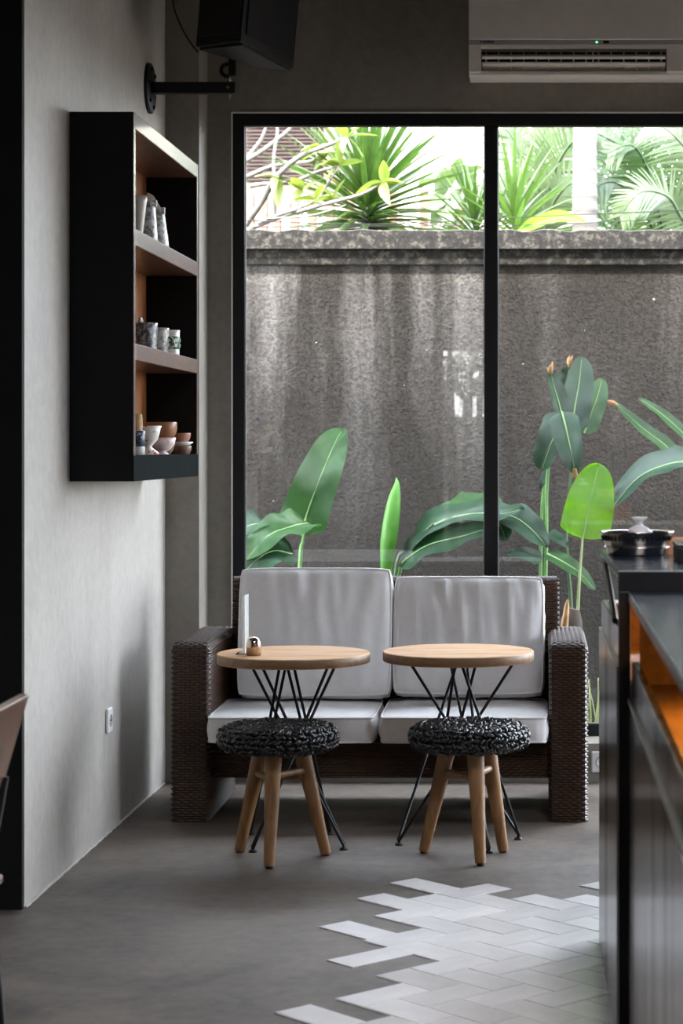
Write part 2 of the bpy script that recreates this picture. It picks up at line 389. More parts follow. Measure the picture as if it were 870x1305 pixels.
# pale bead where the plaster meets the frame
tb = MB(); tb.box(WX0-.006,WX0,9.733,9.74,WZ0,WZ1+.006); tb.box(WX0,WX1,9.733,9.74,WZ1,WZ1+.006)
struct('trim_1', tb, M['white_outlet'])
portal('window_portal', ((WX0+WX1)/2, 9.83, (WZ0+WZ1)/2), (-PI/2,0,0), WX1-WX0, WZ1-WZ0)
portal('added_side_portal', (3.95,(RY0+RY1)/2,(RZ0+RZ1)/2), (0,PI/2,0), RZ1-RZ0, RY1-RY0)
for x0,x1,z0,z1 in OX:
    portal('door_portal', ((x0+x1)/2,-5.1,(z0+z1)/2), (PI/2,0,0), x1-x0, z1-z0)
# ================================================================== floor tiles (herringbone inlay)
floor = bpy.data.objects['floor']
TA, TW = math.radians(-46.5), .12
TO = (.06824, -.32573)
E1 = Vector((math.cos(TA), math.sin(TA), 0)); E2 = Vector((-E1.y, E1.x, 0))
def tile_mesh():
    bm = bmesh.new(); bmesh.ops.create_cube(bm, size=1)
    bmesh.ops.scale(bm, vec=(2*TW-.0035, TW-.0035, .006), verts=bm.verts)
    bmesh.ops.bevel(bm, geom=[e for e in bm.edges if all(v.co.z > 0 for v in e.verts)], offset=.0016, segments=1, affect='EDGES')
    me = bpy.data.meshes.new('tile'); bm.to_mesh(me); bm.free(); me.materials.append(M['tile']); return me
tme = tile_mesh()
grout = MB()
def tile_at(i, j, vert):
    ci, cj = (i+.5, j+1) if vert else (i+1, j+.5)
    p = E1*((ci+TO[0])*TW) + E2*((cj+TO[1])*TW)
    o = bpy.data.objects.new('tile', tme); C.objects.link(o); o.parent = floor
    o.location = (p.x, p.y, .0015+random.uniform(-.0006,.0006))
    o.rotation_euler = (random.uniform(-.004,.004), random.uniform(-.004,.004), TA+(PI/2 if vert else 0))
    a, b = (E2, E1) if vert else (E1, E2); q = [p+a*(sa*(TW+.0002))+b*(sb*(TW/2+.0002)) for sa, sb in ((-1,-1),(1,-1),(1,1),(-1,1))]
    grout.add([(v.x,v.y,.0001) for v in q]+[(v.x,v.y,.0028) for v in q], [(4,5,6,7),(0,1,5,4),(1,2,6,5),(2,3,7,6),(3,0,4,7)] if (b.cross(a)).z < 0 else [(7,6,5,4),(4,5,1,0),(5,6,2,1),(6,7,3,2),(7,4,0,3)]); return p
for i, j, vt in ((-47,39,0), (-44,34.15,0), (-41,32.1,1), (-38,28.3,0), (-43,42.7,0)): tile_at(i, j, vt)
starts = {-84: -45, -83: -46, -80: -44, -79: -43, -76: -42, -75: -41, -72: -39, -71: -39, -68: -38, -67: -37, -64: -36, -63: -35,
          -60: -34, -59: -33, -56: -31, -55: -31, -52: -28, -51: -28, -48: -26, -47: -25, -44: -22, -43: -22}
count = 5
for c, i0 in starts.items():
    i1 = -45 if c == -84 else -22
    for i in range(i0, i1+1):
        j = i-c
        vt = c % 4 == 0
        ci, cj = (i+.5, j+1) if vt else (i+1, j+.5)
        p = E1*((ci+TO[0])*TW) + E2*((cj+TO[1])*TW)
        if p.x > .62 or p.y < 4.3: continue
        tile_at(i, j, vt); count += 1
grout.obj('grout', M['grout'], floor, kind='stuff')
# rough mortar bead where the left wall meets the floor
fb = MB(); fb.tube([(-1.668+.004*noise.noise(Vector((i*.37,1,0))), 6.9+2.58*i/120, .001+.003*noise.noise(Vector((i*.61,5,0)))) for i in range(121)], [.006+.005*noise.noise(Vector((i*.53,9,2))) for i in range(121)], 6)
struct('trim_4', fb, M['plaster'])
# ================================================================== GARDEN
gm = MB(); gm.box(-80,4.0,9.94,90,-.25,-.12); gm.box(4.0,90,-80,90,-.25,-.12); gm.box(-80,4.0,-80,-5.2,-.25,-.13); gm.box(-80,-4.72,-5.2,9.94,-.25,-.12)
struct('ground', gm, M['soil'])
YG = 11.3
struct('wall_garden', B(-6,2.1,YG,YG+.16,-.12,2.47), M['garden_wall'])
struct('trim_2', B(-6,2.1,YG-.035,YG+.195,2.47,2.553), M['coping'], bevel=.008)
cp = MB()
def cop(u, v):
    x = -6+11*u
    return (x, 0, 0)
nx = 160                                       # the upper coping course, with a chipped, uneven top edge
vs = []; 
for i in range(nx+1):
    x = -6+8.1*i/nx
    e = .012*noise.noise(Vector((x*9,0,0)))+.006*noise.noise(Vector((x*31,3,0)))
    for (y, z) in ((YG-.07,2.553),(YG-.07+.3*abs(e),2.648+e),(YG-.03,2.655+e),(YG+.2,2.655),(YG+.23,2.553)): vs.append((x,y,z))
cp.add(vs, [(i*5+k, i*5+5+k, i*5+5+(k+1)%5, i*5+(k+1)%5) for i in range(nx) for k in range(5)]+[(4,3,2,1,0), tuple(nx*5+k for k in range(5))])
struct('trim_3', cp, M['coping'])

# ---- leaf builders
def spine_pts(ctrl, n):
    ctrl = [Vector(c) for c in ctrl]
    out = []
    m = len(ctrl)-1
    for i in range(n):
        t = i/(n-1)*m; k = min(int(t), m-1); f = t-k
        p0 = ctrl[max(k-1,0)]; p1 = ctrl[k]; p2 = ctrl[k+1]; p3 = ctrl[min(k+2,m)]
        out.append(.5*((2*p1)+(p2-p0)*f+(2*p0-5*p1+4*p2-p3)*f*f+(3*p1-p0-3*p2+p3)*f**3))
    return out
def big_leaf(parent, ctrl, half, face=(0,-1,.25), fold=.25, m='leaf_mid', ripple=.05, left=1.0, right=1.0, seed=0, sub_rib=True, dry_tip=False, tipexp=3.0, tear=0, label=None):
    n, k = 30, 11
    sp = spine_pts(ctrl, n); face = Vector(face).normalized()
    mb = MB(); uvs = []
    vs = []
    for i in range(n):
        s = i/(n-1)
        t = (sp[min(i+1,n-1)]-sp[max(i-1,0)]).normalized()
        side = t.cross(face).normalized(); up = side.cross(t).normalized()
        wdt = half*min(1, (s/.16)**.62 if s > 0 else 0)*max(0, 1-s**tipexp)**.75 + .0012
        for j in range(k):
            x = -1+2*j/(k-1); a = abs(x)
            q = wdt*(left if x < 0 else right)
            tt = 1
            if tear and a > .55 and noise.noise(Vector((s*9+seed*3.1, x*.4+seed, seed))) > .28: tt = 1-tear*(a-.5)
            z = a*q*math.sin(fold)+ripple*half*a*a*math.sin(s*17+seed*2+ (0 if x < 0 else 1.7))+ripple*half*.6*noise.noise(Vector((s*6+seed, x*2, seed*1.7)))
            vs.append(sp[i]+side*(x*q*math.cos(fold)*tt)+up*z); uvs.append((s+.12*a*a, (x+1)/2))
    fs = [(i*k+j, (i+1)*k+j, (i+1)*k+j+1, i*k+j+1) for i in range(n-1) for j in range(k-1)]
    mb.add(vs, fs, True)
    o = mb.obj('leaf', M[m], parent, label=label)
    uvl = o.data.uv_layers.new(name='UVMap')
    for l in o.data.loops: uvl.data[l.index].uv = uvs[l.vertex_index]
    if sub_rib:
        rb = MB(); rb.tube([p+face*.0015 for p in sp[:-2]], [max(.0011,.0048*(1-i/n)) for i in range(n-2)], 6)
        rb.obj('midrib', M['midrib'], o)
    if dry_tip:
        d = MB(); t = (sp[-1]-sp[-4]).normalized(); c0 = sp[-2]
        for q in range(5):
            a = Vector((random.uniform(-1,1), random.uniform(-.5,.3), random.uniform(-1,1)))*.016
            d.tube([c0-t*.02, c0+a*.6+t*.006, c0+a+t*.026], [.010,.009,.002], 5)
        d.obj('dry_tip', M['leaf_dry'], o)
    return o
def stem(parent, ctrl, r0, r1, m='stem', n=14):
    sp = spine_pts(ctrl, n)
    return MB().tube(sp, [r0+(r1-r0)*i/(n-1) for i in range(n)], 8).obj('stem', M[m], parent)
def px(*l): return [P(*q) for q in l]
def plant(name, label, base, cat='plant', group='broad-leaved plants in the courtyard bed'):
    t = thing(name, label, cat, (0,0,0), 0, group); return t
GZ = -.12
def down(q, dx=0): return Vector((q[0]+dx, q[1], GZ))

p1 = plant('banana_plant', 'broad-leaved plant with one tall upright green paddle leaf beside the left window frame', None)
big_leaf(p1, px((384,682,10.95),(391,655,10.93),(408,608,10.9),(426,566,10.95),(437,546,11.0)), .135, (.1,-1,.12), .18, 'leaf_mid', .10, 1.0, .86, 1, tipexp=2.6)
a = P(382,724,10.93); stem(p1, [down(a,-.04), a, P(386,690,10.95), P(391,655,10.93)], .014, .006, 'stem')
big_leaf(p1, px((392,667,10.9),(372,671,10.75),(340,684,10.6),(312,716,10.5)), .115, (.15,-.75,.9), .35, 'leaf_mid', .12, 1, .9, 2)
a = P(345,735,10.85); stem(p1, [down(a), a, P(343,705,10.8), P(346,686,10.8), P(372,671,10.78)], .011, .006, 'stem_dark')
big_leaf(p1, px((372,706,10.7),(345,703,10.6),(318,722,10.5),(296,752,10.45)), .125, (.2,-.8,.8), .3, 'leaf_dark', .1, 1, 1, 3)
big_leaf(p1, px((345,672,10.8),(325,668,10.7),(300,680,10.6),(285,700,10.55)), .09, (.1,-.6,.9), .3, 'leaf_dark', .1, 1, 1, 4)

p2 = plant('banana_shoot', 'single half rolled pale green leaf standing up behind the gap between the white cushions', None)
# rolled leaf: an open scroll
def scroll(parent, ctrl, r, m, turns=.86, seed=0):
    n, k = 26, 16; sp = spine_pts(ctrl, n); vs = []
    for i in range(n):
        s = i/(n-1); t = (sp[min(i+1,n-1)]-sp[max(i-1,0)]).normalized()
        a = t.cross(Vector((0,-1,0))).normalized(); b = a.cross(t)
        rr = r*min(1, .35+s*1.5)*(max(.02, 1-s**6))**.8
        for j in range(k):
            q = j/(k-1); ang = -1.9+2*PI*turns*q+.4*s
            rad = rr*(1.05-.35*q)
            dz = -.11*(q-.25)**2*(s**4)*2.2
            vs.append(sp[i]+a*rad*math.cos(ang)*1.0+b*rad*math.sin(ang)*.8+t*dz)
    mb = MB(); mb.add(vs, [(i*k+j,(i+1)*k+j,(i+1)*k+j+1,i*k+j+1) for i in range(n-1) for j in range(k-1)], True)
    return mb.obj('leaf', M[m], parent)
a = P(491,728,10.8)
scroll(p2, [down(a,-.01)+Vector((0,0,.35)), a, P(495,680,10.8), P(500,642,10.82), P(504,608,10.85)], .050, 'leaf_roll')
stem(p2, [down(a,-.02), down(a,-.015)+Vector((0,0,.2)), down(a,-.01)+Vector((0,0,.42))], .016, .014, 'stem_pale')

p3 = plant('banana_plant', 'plant with dark glossy leaves arching behind the middle window bar', None)
a = P(503,735,10.9)
stem(p3, [down(a,-.05), a, P(522,700,10.85), P(552,668,10.75)], .013, .007, 'stem_dark')
stem(p3, [down(a,.0), P(506,742,10.85), P(540,705,10.8), P(556,690,10.72)], .012, .006, 'stem')
big_leaf(p3, px((524,698,10.85),(555,668,10.75),(600,655,10.6),(640,655,10.5),(668,648,10.45)), .10, (-.2,-.7,.85), .28, 'leaf_dark', .10, 1, 1.05, 5)
big_leaf(p3, px((512,717,10.85),(545,695,10.7),(590,683,10.55),(626,672,10.45)), .10, (-.15,-.85,.6), .22, 'leaf_dark', .10, 1, .95, 6)
big_leaf(p3, px((552,660,10.95),(585,648,10.9),(617,640,10.85),(640,650,10.8)), .095, (-.1,-.6,.9), .25, 'leaf_mid', .16, 1, 1, 7, tear=.3)
big_leaf(p3, px((640,655,10.6),(660,662,10.5),(680,678,10.45),(697,698,10.42)), .085, (.2,-.9,.5), .25, 'leaf_dark', .08, 1, 1, 8)
big_leaf(p3, px((628,655,10.6),(638,672,10.5),(645,690,10.45)), .06, (0,-1,.3), .2, 'leaf_dark', .1, 1, 1, 9)

p4 = plant('heliconia_plant', 'tallest plant of the bed with clustered dark green leaves and browned tips', None)
a = P(694,780,10.85); b2 = P(688,790,10.95); c3 = P(728,780,10.95)
stem(p4, [down(a), a, P(696,690,10.85), P(697,610,10.85), P(706,560,10.8), P(716,525,10.75)], .012, .006, 'stem')
stem(p4, [down(b2), b2, P(690,660,10.95), P(694,610,10.93), P(697,590,10.9)], .011, .006, 'stem')
stem(p4, [down(c3,.03), c3, P(721,680,10.95), P(727,610,10.95), P(733,555,10.95)], .011, .006, 'stem_dark')
big_leaf(p4, px((718,540,10.8),(712,515,10.8),(705,490,10.8),(701,470,10.8)), .043, (.4,-1,.1), .3, 'leaf_dark', .06, 1, 1.3, 11, dry_tip=True)
big_leaf(p4, px((728,552,10.85),(732,520,10.85),(738,485,10.87),(741,454,10.9)), .083, (.1,-1,.05), .15, 'leaf_dark', .05, .9, 1, 12, tipexp=5)
big_leaf(p4, px((744,552,11.0),(752,530,11.0),(761,505,11.0),(767,482,11.02)), .060, (.2,-1,.1), .2, 'leaf_mid', .05, 1, 1, 13, tipexp=5)
big_leaf(p4, px((716,525,10.72),(722,550,10.68),(728,578,10.65),(733,604,10.65)), .074, (0,-1,.15), .25, 'leaf_dark', .07, 1, 1.1, 14, dry_tip=True)
big_leaf(p4, px((716,527,10.76),(708,550,10.72),(698,577,10.7),(690,600,10.7)), .068, (-.2,-1,.15), .25, 'leaf_dark', .08, .8, 1.2, 15, tipexp=6)
big_leaf(p4, px((722,505,10.9),(722,490,10.9),(724,475,10.9),(726,462,10.9)), .05, (0,-1,.1), .3, 'leaf_dark', .15, 1, 1, 16, dry_tip=True)
big_leaf(p4, px((697,600,10.9),(694,608,10.88),(690,616,10.87),(688,624,10.87)), .022, (0,-1,.1), .3, 'leaf_dark', .05, 1, 1, 17, sub_rib=False)
big_leaf(p4, px((698,680,10.8),(706,683,10.75),(716,690,10.7),(724,697,10.7)), .033, (0,-1,.6), .3, 'leaf_dark', .05, 1, 1, 18, sub_rib=False)
big_leaf(p4, px((697,706,10.75),(715,715,10.65),(738,730,10.6),(758,752,10.55)), .046, (.2,-1,.5), .3, 'leaf_mid', .06, 1, 1, 19)
big_leaf(p4, px((690,715,10.9),(668,706,10.9),(645,706,10.9)), .04, (.2,-1,.5), .3, 'leaf_dark', .06, 1, 1, 20, sub_rib=False)

p5 = plant('banana_plant', 'plant with one backlit lime green rounded leaf on a thin stalk right of the sofa', None)
big_leaf(p5, px((742,686,10.5),(747,662,10.5),(754,628,10.5),(763,590,10.52)), .128, (.05,-1,.1), .06, 'leaf_bright', .04, .95, 1.0, 21, tipexp=4.5)
a = P(735,800,10.55)
stem(p5, [down(a,-.03), a, P(738,740,10.52), P(742,686,10.5)], .010, .005, 'stem_pale')

p6 = plant('heliconia_plant', 'plant reaching in from the right edge with long narrow leaves above the metal bowl', None)
a = P(905,640,10.7)
stem(p6, [down(a,.1), down(a,.08)+Vector((0,0,.5)), P(905,620,10.7), P(885,590,10.7), P(862,583,10.7)], .014, .006, 'stem_dark')
big_leaf(p6, px((864,584,10.7),(845,566,10.7),(815,543,10.7),(780,511,10.7)), .042, (.3,-1,.45), .35, 'leaf_mid', .07, 1, 1, 22, dry_tip=True)
big_leaf(p6, px((900,582,10.8),(870,552,10.8),(842,527,10.8),(813,507,10.8)), .036, (.3,-1,.45), .35, 'leaf_mid', .06, 1, 1, 23)
big_leaf(p6, px((885,588,10.65),(850,592,10.6),(812,610,10.55),(776,652,10.5)), .085, (-.2,-.8,.75), .3, 'leaf_dark', .08, .8, 1.1, 24)

gt = thing('grass_tuft', 'tuft of pale thin grass at the window bottom by the right sofa arm', 'grass', (0,0,0))
for i in range(14):
    u = 752+random.uniform(-3,14); bp = P(u, 905, 10.4); bp.z = GZ
    e = Vector((random.uniform(-.12,.10), random.uniform(-.1,.1), 0))
    hgt = random.uniform(.38,.62)
    sp = spine_pts([bp, bp+e*.25+Vector((0,0,hgt*.6)), bp+e*.8+Vector((0,0,hgt)), bp+e*1.6+Vector((0,0,hgt*.8))], 10)
    MB().grid(lambda s, t: sp[min(9,int(round(s*9)))]+Vector(((t-.5)*.009*(1-s*.8),0,0)), 10, 3).obj('blade', M['grass_pale'], gt)
sb = thing('dry_stump', 'brown dead leaf stump standing behind the right sofa arm', 'stump', (0,0,0))
a = P(728,800,10.3)
MB().tube([down(a), P(727,840,10.3), P(728,790,10.3), P(731,776,10.3)], [.075,.07,.055,.03], 9).obj('stump', M['soil'], sb)
MB().tube([P(717,838,10.22), P(719,800,10.2), P(722,772,10.2), P(723,764,10.2)], [.014,.018,.012,.003], 6).obj('dead_sheath', M['leaf_dry'], sb)

# ---- beyond the garden wall
# neighbouring house
nh = thing('neighbour_house', 'white sunlit house with a brown louvred shutter beyond the garden wall', 'house', (0,0,0))
hw = MB(); hw.box(-7,.6,17.0,22,-.1,6.2)
hw.obj('wall', M['render_white'], nh)
B(-7.2,.8,16.6,22.2,6.2,6.4).obj('roof', M['beam_brown'], nh)
sx0, sx1 = P(312,0,16.95).x, P(414,0,16.95).x
zt, zb = P(0,150,16.9).z, P(0,236,16.9).z
sh = B(sx0,sx1,16.93,17.0,zb,zt).obj('shutter', M['shutter_brown'], nh)
nsl = 18
for i in range(nsl):
    z = zb+(zt-zb)*(i+.5)/nsl
    me = B(-(sx1-sx0)/2+.02,(sx1-sx0)/2-.02,-.014,.014,-.006,.006)
    if i == 0: slm = me.mesh('slat', M['shutter_brown'])
    o = bpy.data.objects.new('slat', slm); C.objects.link(o); o.parent = sh; o.location = ((sx0+sx1)/2,16.90,z); o.rotation_euler = (.6,0,0)
B(sx1,sx1+.12,16.86,17.0,zb-.3,zt).obj('shutter_post', M['beam_brown'], nh)
B(-5,-1.2,16.84,17.0,zb-.09,zb-.01).obj('beam', M['beam_brown'], nh)
B(-5,sx1,16.93,17.0,zb-.32,zb-.10).obj('lower_panel', M['shutter_brown'], nh)
wf = thing('white_fence', 'white boundary fence with pinkish posts in front of the house', 'fence', (0,0,0))
B(-5,1.6,15.3,15.36,-.1,P(0,246,15.3).z).obj('fence_panel', M['fence_white'], wf)
pm = B(-.03,.03,-.03,.03,-.1,P(0,240,15.25).z).mesh('post', M['post_pink'])
for i, u in enumerate((318,335,352,375,397,420,446,470,500,540,585,622)):
    o = bpy.data.objects.new('post', pm); C.objects.link(o); o.parent = wf; o.location = (P(u,0,15.25).x,15.26,0)

# frangipani
fr = thing('frangipani_tree', 'bare pale branched tree with few yellow green leaves beyond the wall on the left', 'tree', (0,0,0))
def zp(x, y, d): return P(290+x/2.559, 130+y/2.559, d)
def branch(pts, r0, r1):
    sp = spine_pts(pts, 16)
    MB().tube(sp, [r0+(r1-r0)*i/15 for i in range(16)], 7).obj('branch', M['bark'], fr)
base = Vector((P(300,0,12.6).x-.05, 12.6, GZ))
branch([base, base+Vector((.02,0,1.2)), base+Vector((-.02,0,2.2)), zp(40,430,12.6)], .07, .035)
for pts, r0, r1 in (
    ([(40,430,12.6),(150,382,12.4),(330,330,12.2),(440,300,12.1),(505,262,12.0)], .016, .008),
    ([(40,425,12.6),(115,320,12.5),(155,250,12.4),(235,178,12.3),(330,140,12.2),(390,115,12.2)], .022, .010),
    ([(-30,300,12.7),(60,245,12.6),(160,205,12.5),(265,195,12.4),(320,170,12.4)], .016, .008),
    ([(-20,230,12.7),(60,190,12.6),(125,150,12.6),(205,85,12.6),(220,40,12.6)], .017, .010),
    ([(20,285,12.6),(110,268,12.5),(210,260,12.4),(300,225,12.3),(355,212,12.2)], .015, .008),
    ([(150,385,12.5),(156,280,12.5),(150,190,12.5),(163,90,12.5),(150,40,12.5)], .013, .008),
    ([(100,395,12.4),(190,360,12.3),(225,350,12.3),(300,318,12.3),(340,318,12.3)], .012, .007),
    ([(200,345,12.4),(212,315,12.4),(240,290,12.4)], .009, .006),
    ([(300,318,12.4),(330,260,12.3),(360,215,12.3)], .008, .006),
    ([(60,185,12.6),(110,120,12.6),(130,60,12.6)], .014, .008),
    ([(125,380,12.2),(260,372,12.1),(360,345,12.1),(385,335,12.1)], .006, .004)):
    branch([zp(*q) for q in pts], r0, r1)
def small_leaf_mesh(L, W, m, droop=.15):
    mb = MB()
    def fn(s, t):
        x = (t-.5)*2; wv = W*math.sin(PI*min(1, s**.75))**.8*.5
        return (x*wv, s*L, abs(x)*wv*.35-droop*L*s*s)
    mb.grid(fn, 9, 5); return mb.mesh('leaf', M[m])
pl = [small_leaf_mesh(.15,.055,'plum_leaf',.1), small_leaf_mesh(.13,.06,'plum_leaf',.25), small_leaf_mesh(.17,.06,'plum_leaf',.2)]
def put_leaf(parent, me, loc, d, roll=0, sc=1.0, name='leaf'):
    d = Vector(d).normalized()
    q = d.to_track_quat('Y', 'Z')
    o = bpy.data.objects.new(name, me); C.objects.link(o); o.parent = parent
    o.rotation_mode = 'QUATERNION'; o.rotation_quaternion = q @ Matrix.Rotation(roll, 3, 'Y').to_quaternion()
    o.location = loc; o.scale = (sc,)*3; return o
for (x, y, d, cnt) in ((390,115,12.15,6),(330,165,12.35,5),(365,205,12.2,6),(505,262,11.98,6),(245,288,12.35,4),(290,318,12.3,5),(160,235,12.4,3),(60,262,12.5,3),(345,318,12.25,3),(300,140,12.3,3)):
    c = zp(x, y, d)
    for k in range(cnt):
        a = random.uniform(0, 2*PI)
        put_leaf(fr, random.choice(pl), c, (math.cos(a), random.uniform(-.7,.2), .55*math.sin(a)+.1), random.uniform(-.8,.8), random.uniform(.8,1.15))

# dracaenas / yuccas: heads of sword leaves
def blade_mesh(L, W, m, droop):
    mb = MB()
    def fn(s, t):
        x = (t-.5)*2; wv = W*.5*min(1, .45+s*3)*max(0.02, 1-s**2.4)
        return (x*wv, s*L, abs(x)*wv*.5-droop*L*s**2.2)
    mb.grid(fn, 9, 3); return mb.mesh('leaf', M[m])
def sword_plant(name, label, head, L, W, n, m, spread=1.0, up=.35, group=None, trunk=.045, dir0=(0,0,1)):
    t = thing(name, label, 'plant', (0,0,0), 0, group)
    head = Vector(head)
    MB().tube([Vector((head.x,head.y,GZ)), Vector((head.x+.01,head.y,head.z*.6)), head], [trunk*1.2,trunk,trunk*.8], 9).obj('trunk', M['bark'], t)
    ms = [blade_mesh(L*f, W, m, dr) for f, dr in ((1,.05),(.95,.16),(.85,.3),(1.05,.1))]
    for k in range(n):
        z = 1-(k+.5)/n*(1.55*spread); a = k*2.39996+random.uniform(-.2,.2)
        r = math.sqrt(max(0,1-z*z))
        d = Vector((r*math.cos(a), r*math.sin(a)*.9, z+up*.3))
        me = ms[0 if z > .55 else (3 if z > .2 else random.choice((1,2)))]
        put_leaf(t, me, head+Vector((0,0,-.10+.22*z)), d, random.uniform(-.3,.3), random.uniform(.85,1.08))
    return t
sword_plant('dracaena_plant', 'large spiky dracaena with a full round head of green sword leaves beyond the wall', P(468,262,12.7), .70, .046, 230, 'blade', 1.12, .35)
sword_plant('yucca_plant', 'small spiky yucca just left of the middle window bar', P(604,300,12.5), .42, .032, 60, 'blade', .9, .6)
sword_plant('yucca_plant', 'lime green spiky yucca just right of the middle window bar', P(655,292,12.4), .50, .036, 70, 'blade_lime', .9, .6)

# palms
def frond(parent, ctrl, L, m, n=44, droop=.3, nleaf=None, w=.016, plane=None):
    sp = spine_pts(ctrl, 24); mb = MB()
    mb.tube(sp, [.012*(1-i/26)+.002 for i in range(24)], 6)
    for k in range(n):
        s = .10+.88*k/(n-1); f = s*23; i = min(int(f), 22); p = sp[i].lerp(sp[i+1], f-i)
        t = (sp[i+1]-sp[i]).normalized()
        side = t.cross(Vector(plane) if plane else Vector((0,-1,.3)))
        if side.length < .05: side = t.orthogonal()
        side.normalize()
        ll = L*(.45+.75*math.sin(PI*min(1, s*.8+.12)))*(1.05-.55*s)
        for sg in (-1, 1):
            d = (side*sg+t*(.55+.5*s)+Vector((random.uniform(-.08,.08), random.uniform(-.15,.15), random.uniform(-.08,.08)))).normalized()
            nn = d.cross(t).normalized(); e = d.cross(nn).normalized()
            pts = []
            for q in range(5):
                x = q/4; c = p+d*(ll*x)+Vector((0,0,-droop*ll*x*x)); hw = w*.5*(1-x**2.2)+.0008
                pts += [c-e*hw, c+e*hw]
            mb.add(pts, [(2*q, 2*q+1, 2*q+3, 2*q+2) for q in range(4)], True)
    return mb.obj('frond', M[m], parent)
pt = thing('palm_tree', 'palm with a pale straight ringed trunk standing beyond the garden wall', 'palm tree', (0,0,0))
tx = P(745,0,12.9).x
prof = []
zz = GZ
while zz < 5.2:
    r = .074+.004*math.sin(zz*3)
    prof += [(r+.004, zz), (r, zz+.02), (r-.003, zz+.075)]; zz += .085
MB().lathe(prof, (tx,12.9,0), 20).obj('trunk', M['palm_bark'], pt)
top = Vector((tx,12.9,5.2))
for k in range(9):
    a = k*2*PI/9+.2; d = Vector((math.cos(a), math.sin(a), 0))
    frond(pt, [top, top+d*.7+Vector((0,0,.45)), top+d*1.5+Vector((0,0,.25)), top+d*2.2+Vector((0,0,-.6))], .55, 'frond', 34, .4, plane=(0,0,1))
def low_palm(name, label, base_px, fronds, m, d0):
    t = thing(name, label, 'palm', (0,0,0), 0, 'low palms beyond the garden wall')
    b = P(*base_px); 
    MB().tube([Vector((b.x,b.y,GZ)), Vector((b.x,b.y,b.z*.5)), b], [.07,.06,.05], 8).obj('trunk', M['bark'], t)
    for f in fronds: frond(t, [b]+[P(*q) for q in f[0]], f[1], m, f[2] if len(f) > 2 else 40, .18)
    return t
low_palm('areca_palm', 'feathery green palm to the right of the ringed palm trunk', (850,330,13.6),
    [([(835,250,13.5),(800,195,13.4),(760,170,13.3),(735,175,13.2)],.34),([(868,240,13.5),(858,180,13.5),(830,140,13.5),(800,130,13.5)],.36),
     ([(880,250,13.4),(890,200,13.3),(880,150,13.2)],.34),([(820,270,13.3),(790,235,13.2),(765,235,13.1),(745,255,13.0)],.28),
     ([(838,260,13.2),(825,215,13.1),(805,185,13.0),(775,195,12.95)],.30)], 'frond', 13.6)
low_palm('areca_palm', 'pale sunlit palm at the right edge beyond the wall', (905,330,13.1),
    [([(895,250,13.0),(880,200,12.9),(850,165,12.8),(825,160,12.8)],.34),([(900,240,13.1),(905,180,13.0),(880,120,13.0)],.36),
     ([(870,280,12.9),(850,250,12.8),(815,245,12.7),(790,275,12.7)],.26)], 'frond_pale', 13.1)
low_palm('areca_palm', 'feathery palm between the middle window bar and the ringed trunk', (690,335,13.4),
    [([(695,260,13.3),(710,210,13.2),(735,175,13.1),(760,170,13.0)],.34),([(680,255,13.4),(665,205,13.4),(650,170,13.4),(640,165,13.4)],.34),
     ([(700,270,13.2),(725,235,13.1),(750,235,13.0)],.28),([(690,250,13.5),(690,190,13.5),(700,140,13.5)],.34),([(670,275,13.3),(650,245,13.2),(632,240,13.2)],.26)], 'frond_pale', 13.4)
low_palm('areca_palm', 'tall hazy palm behind the ringed trunk', (790,335,14.6),
    [([(780,250,14.6),(760,190,14.6),(720,150,14.6),(690,150,14.6)],.42),([(800,240,14.6),(815,180,14.6),(850,150,14.6),(880,160,14.6)],.42),
     ([(790,240,14.6),(795,170,14.6),(780,110,14.6)],.42),([(765,275,14.5),(735,245,14.5),(705,250,14.5),(680,280,14.5)],.36),([(815,270,14.5),(845,245,14.5),(870,265,14.5)],.34)], 'frond', 14.6)
bp = thing('banana_plant', 'low plant with one broad lime leaf just above the wall beside the middle bar', 'plant', (0,0,0))
big_leaf(bp, px((655,300,12.2),(682,287,12.1),(712,278,12.05),(745,283,12.0)), .075, (0,-.7,.8), .25, 'leaf_bright', .05, 1, 1, 30)
stem(bp, [Vector((P(650,0,12.2).x,12.2,GZ)), Vector((P(650,0,12.2).x,12.2,1.6)), P(655,300,12.2)], .014, .008, 'stem_pale')
shd = thing('garden_hedge', 'pale hazy green shrub in the gap behind the small yucca', 'shrub', (0,0,0))
hb = P(585,300,14.2)
MB().tube([Vector((hb.x,hb.y,GZ)), hb], .03, 7).obj('trunk', M['bark'], shd)
fm = [small_leaf_mesh(.22,.12,'frond_pale',.2), small_leaf_mesh(.18,.11,'frond_pale',.3)]
for k in range(60):
    put_leaf(shd, random.choice(fm), hb+Vector((random.gauss(0,.1), random.gauss(0,.12), random.uniform(-.25,.42))), (random.gauss(0,1), -abs(random.gauss(0,.6)), random.gauss(0,.7)), random.uniform(-1,1))
# two overhead wires
def wire(name, label, pts, r):
    o = MB().tube(spine_pts(pts, 24), r, 6).obj(name, M['black_plastic']); tag(o, label, 'cable', 'wires above the garden wall')
wire('power_cable', 'upper thin black wire crossing above the garden wall', [P(150,277,11.9),P(314,281,11.9),P(480,286,11.9),P(700,275,11.9),P(870,268,11.9),P(1100,255,11.9)], .003)
wire('power_cable', 'lower thin dark wire sagging just above the wall coping', [P(150,284,11.85),P(314,289,11.85),P(480,288,11.85),P(700,286,11.85),P(870,278,11.85),P(1100,270,11.85)], .0022)
struct('wall_back_added', B(-4,3,-8.2,-8.0,-.13,1.9), M['plaster_grey'])  # unseen wall added to dim the door's reflection in the glass
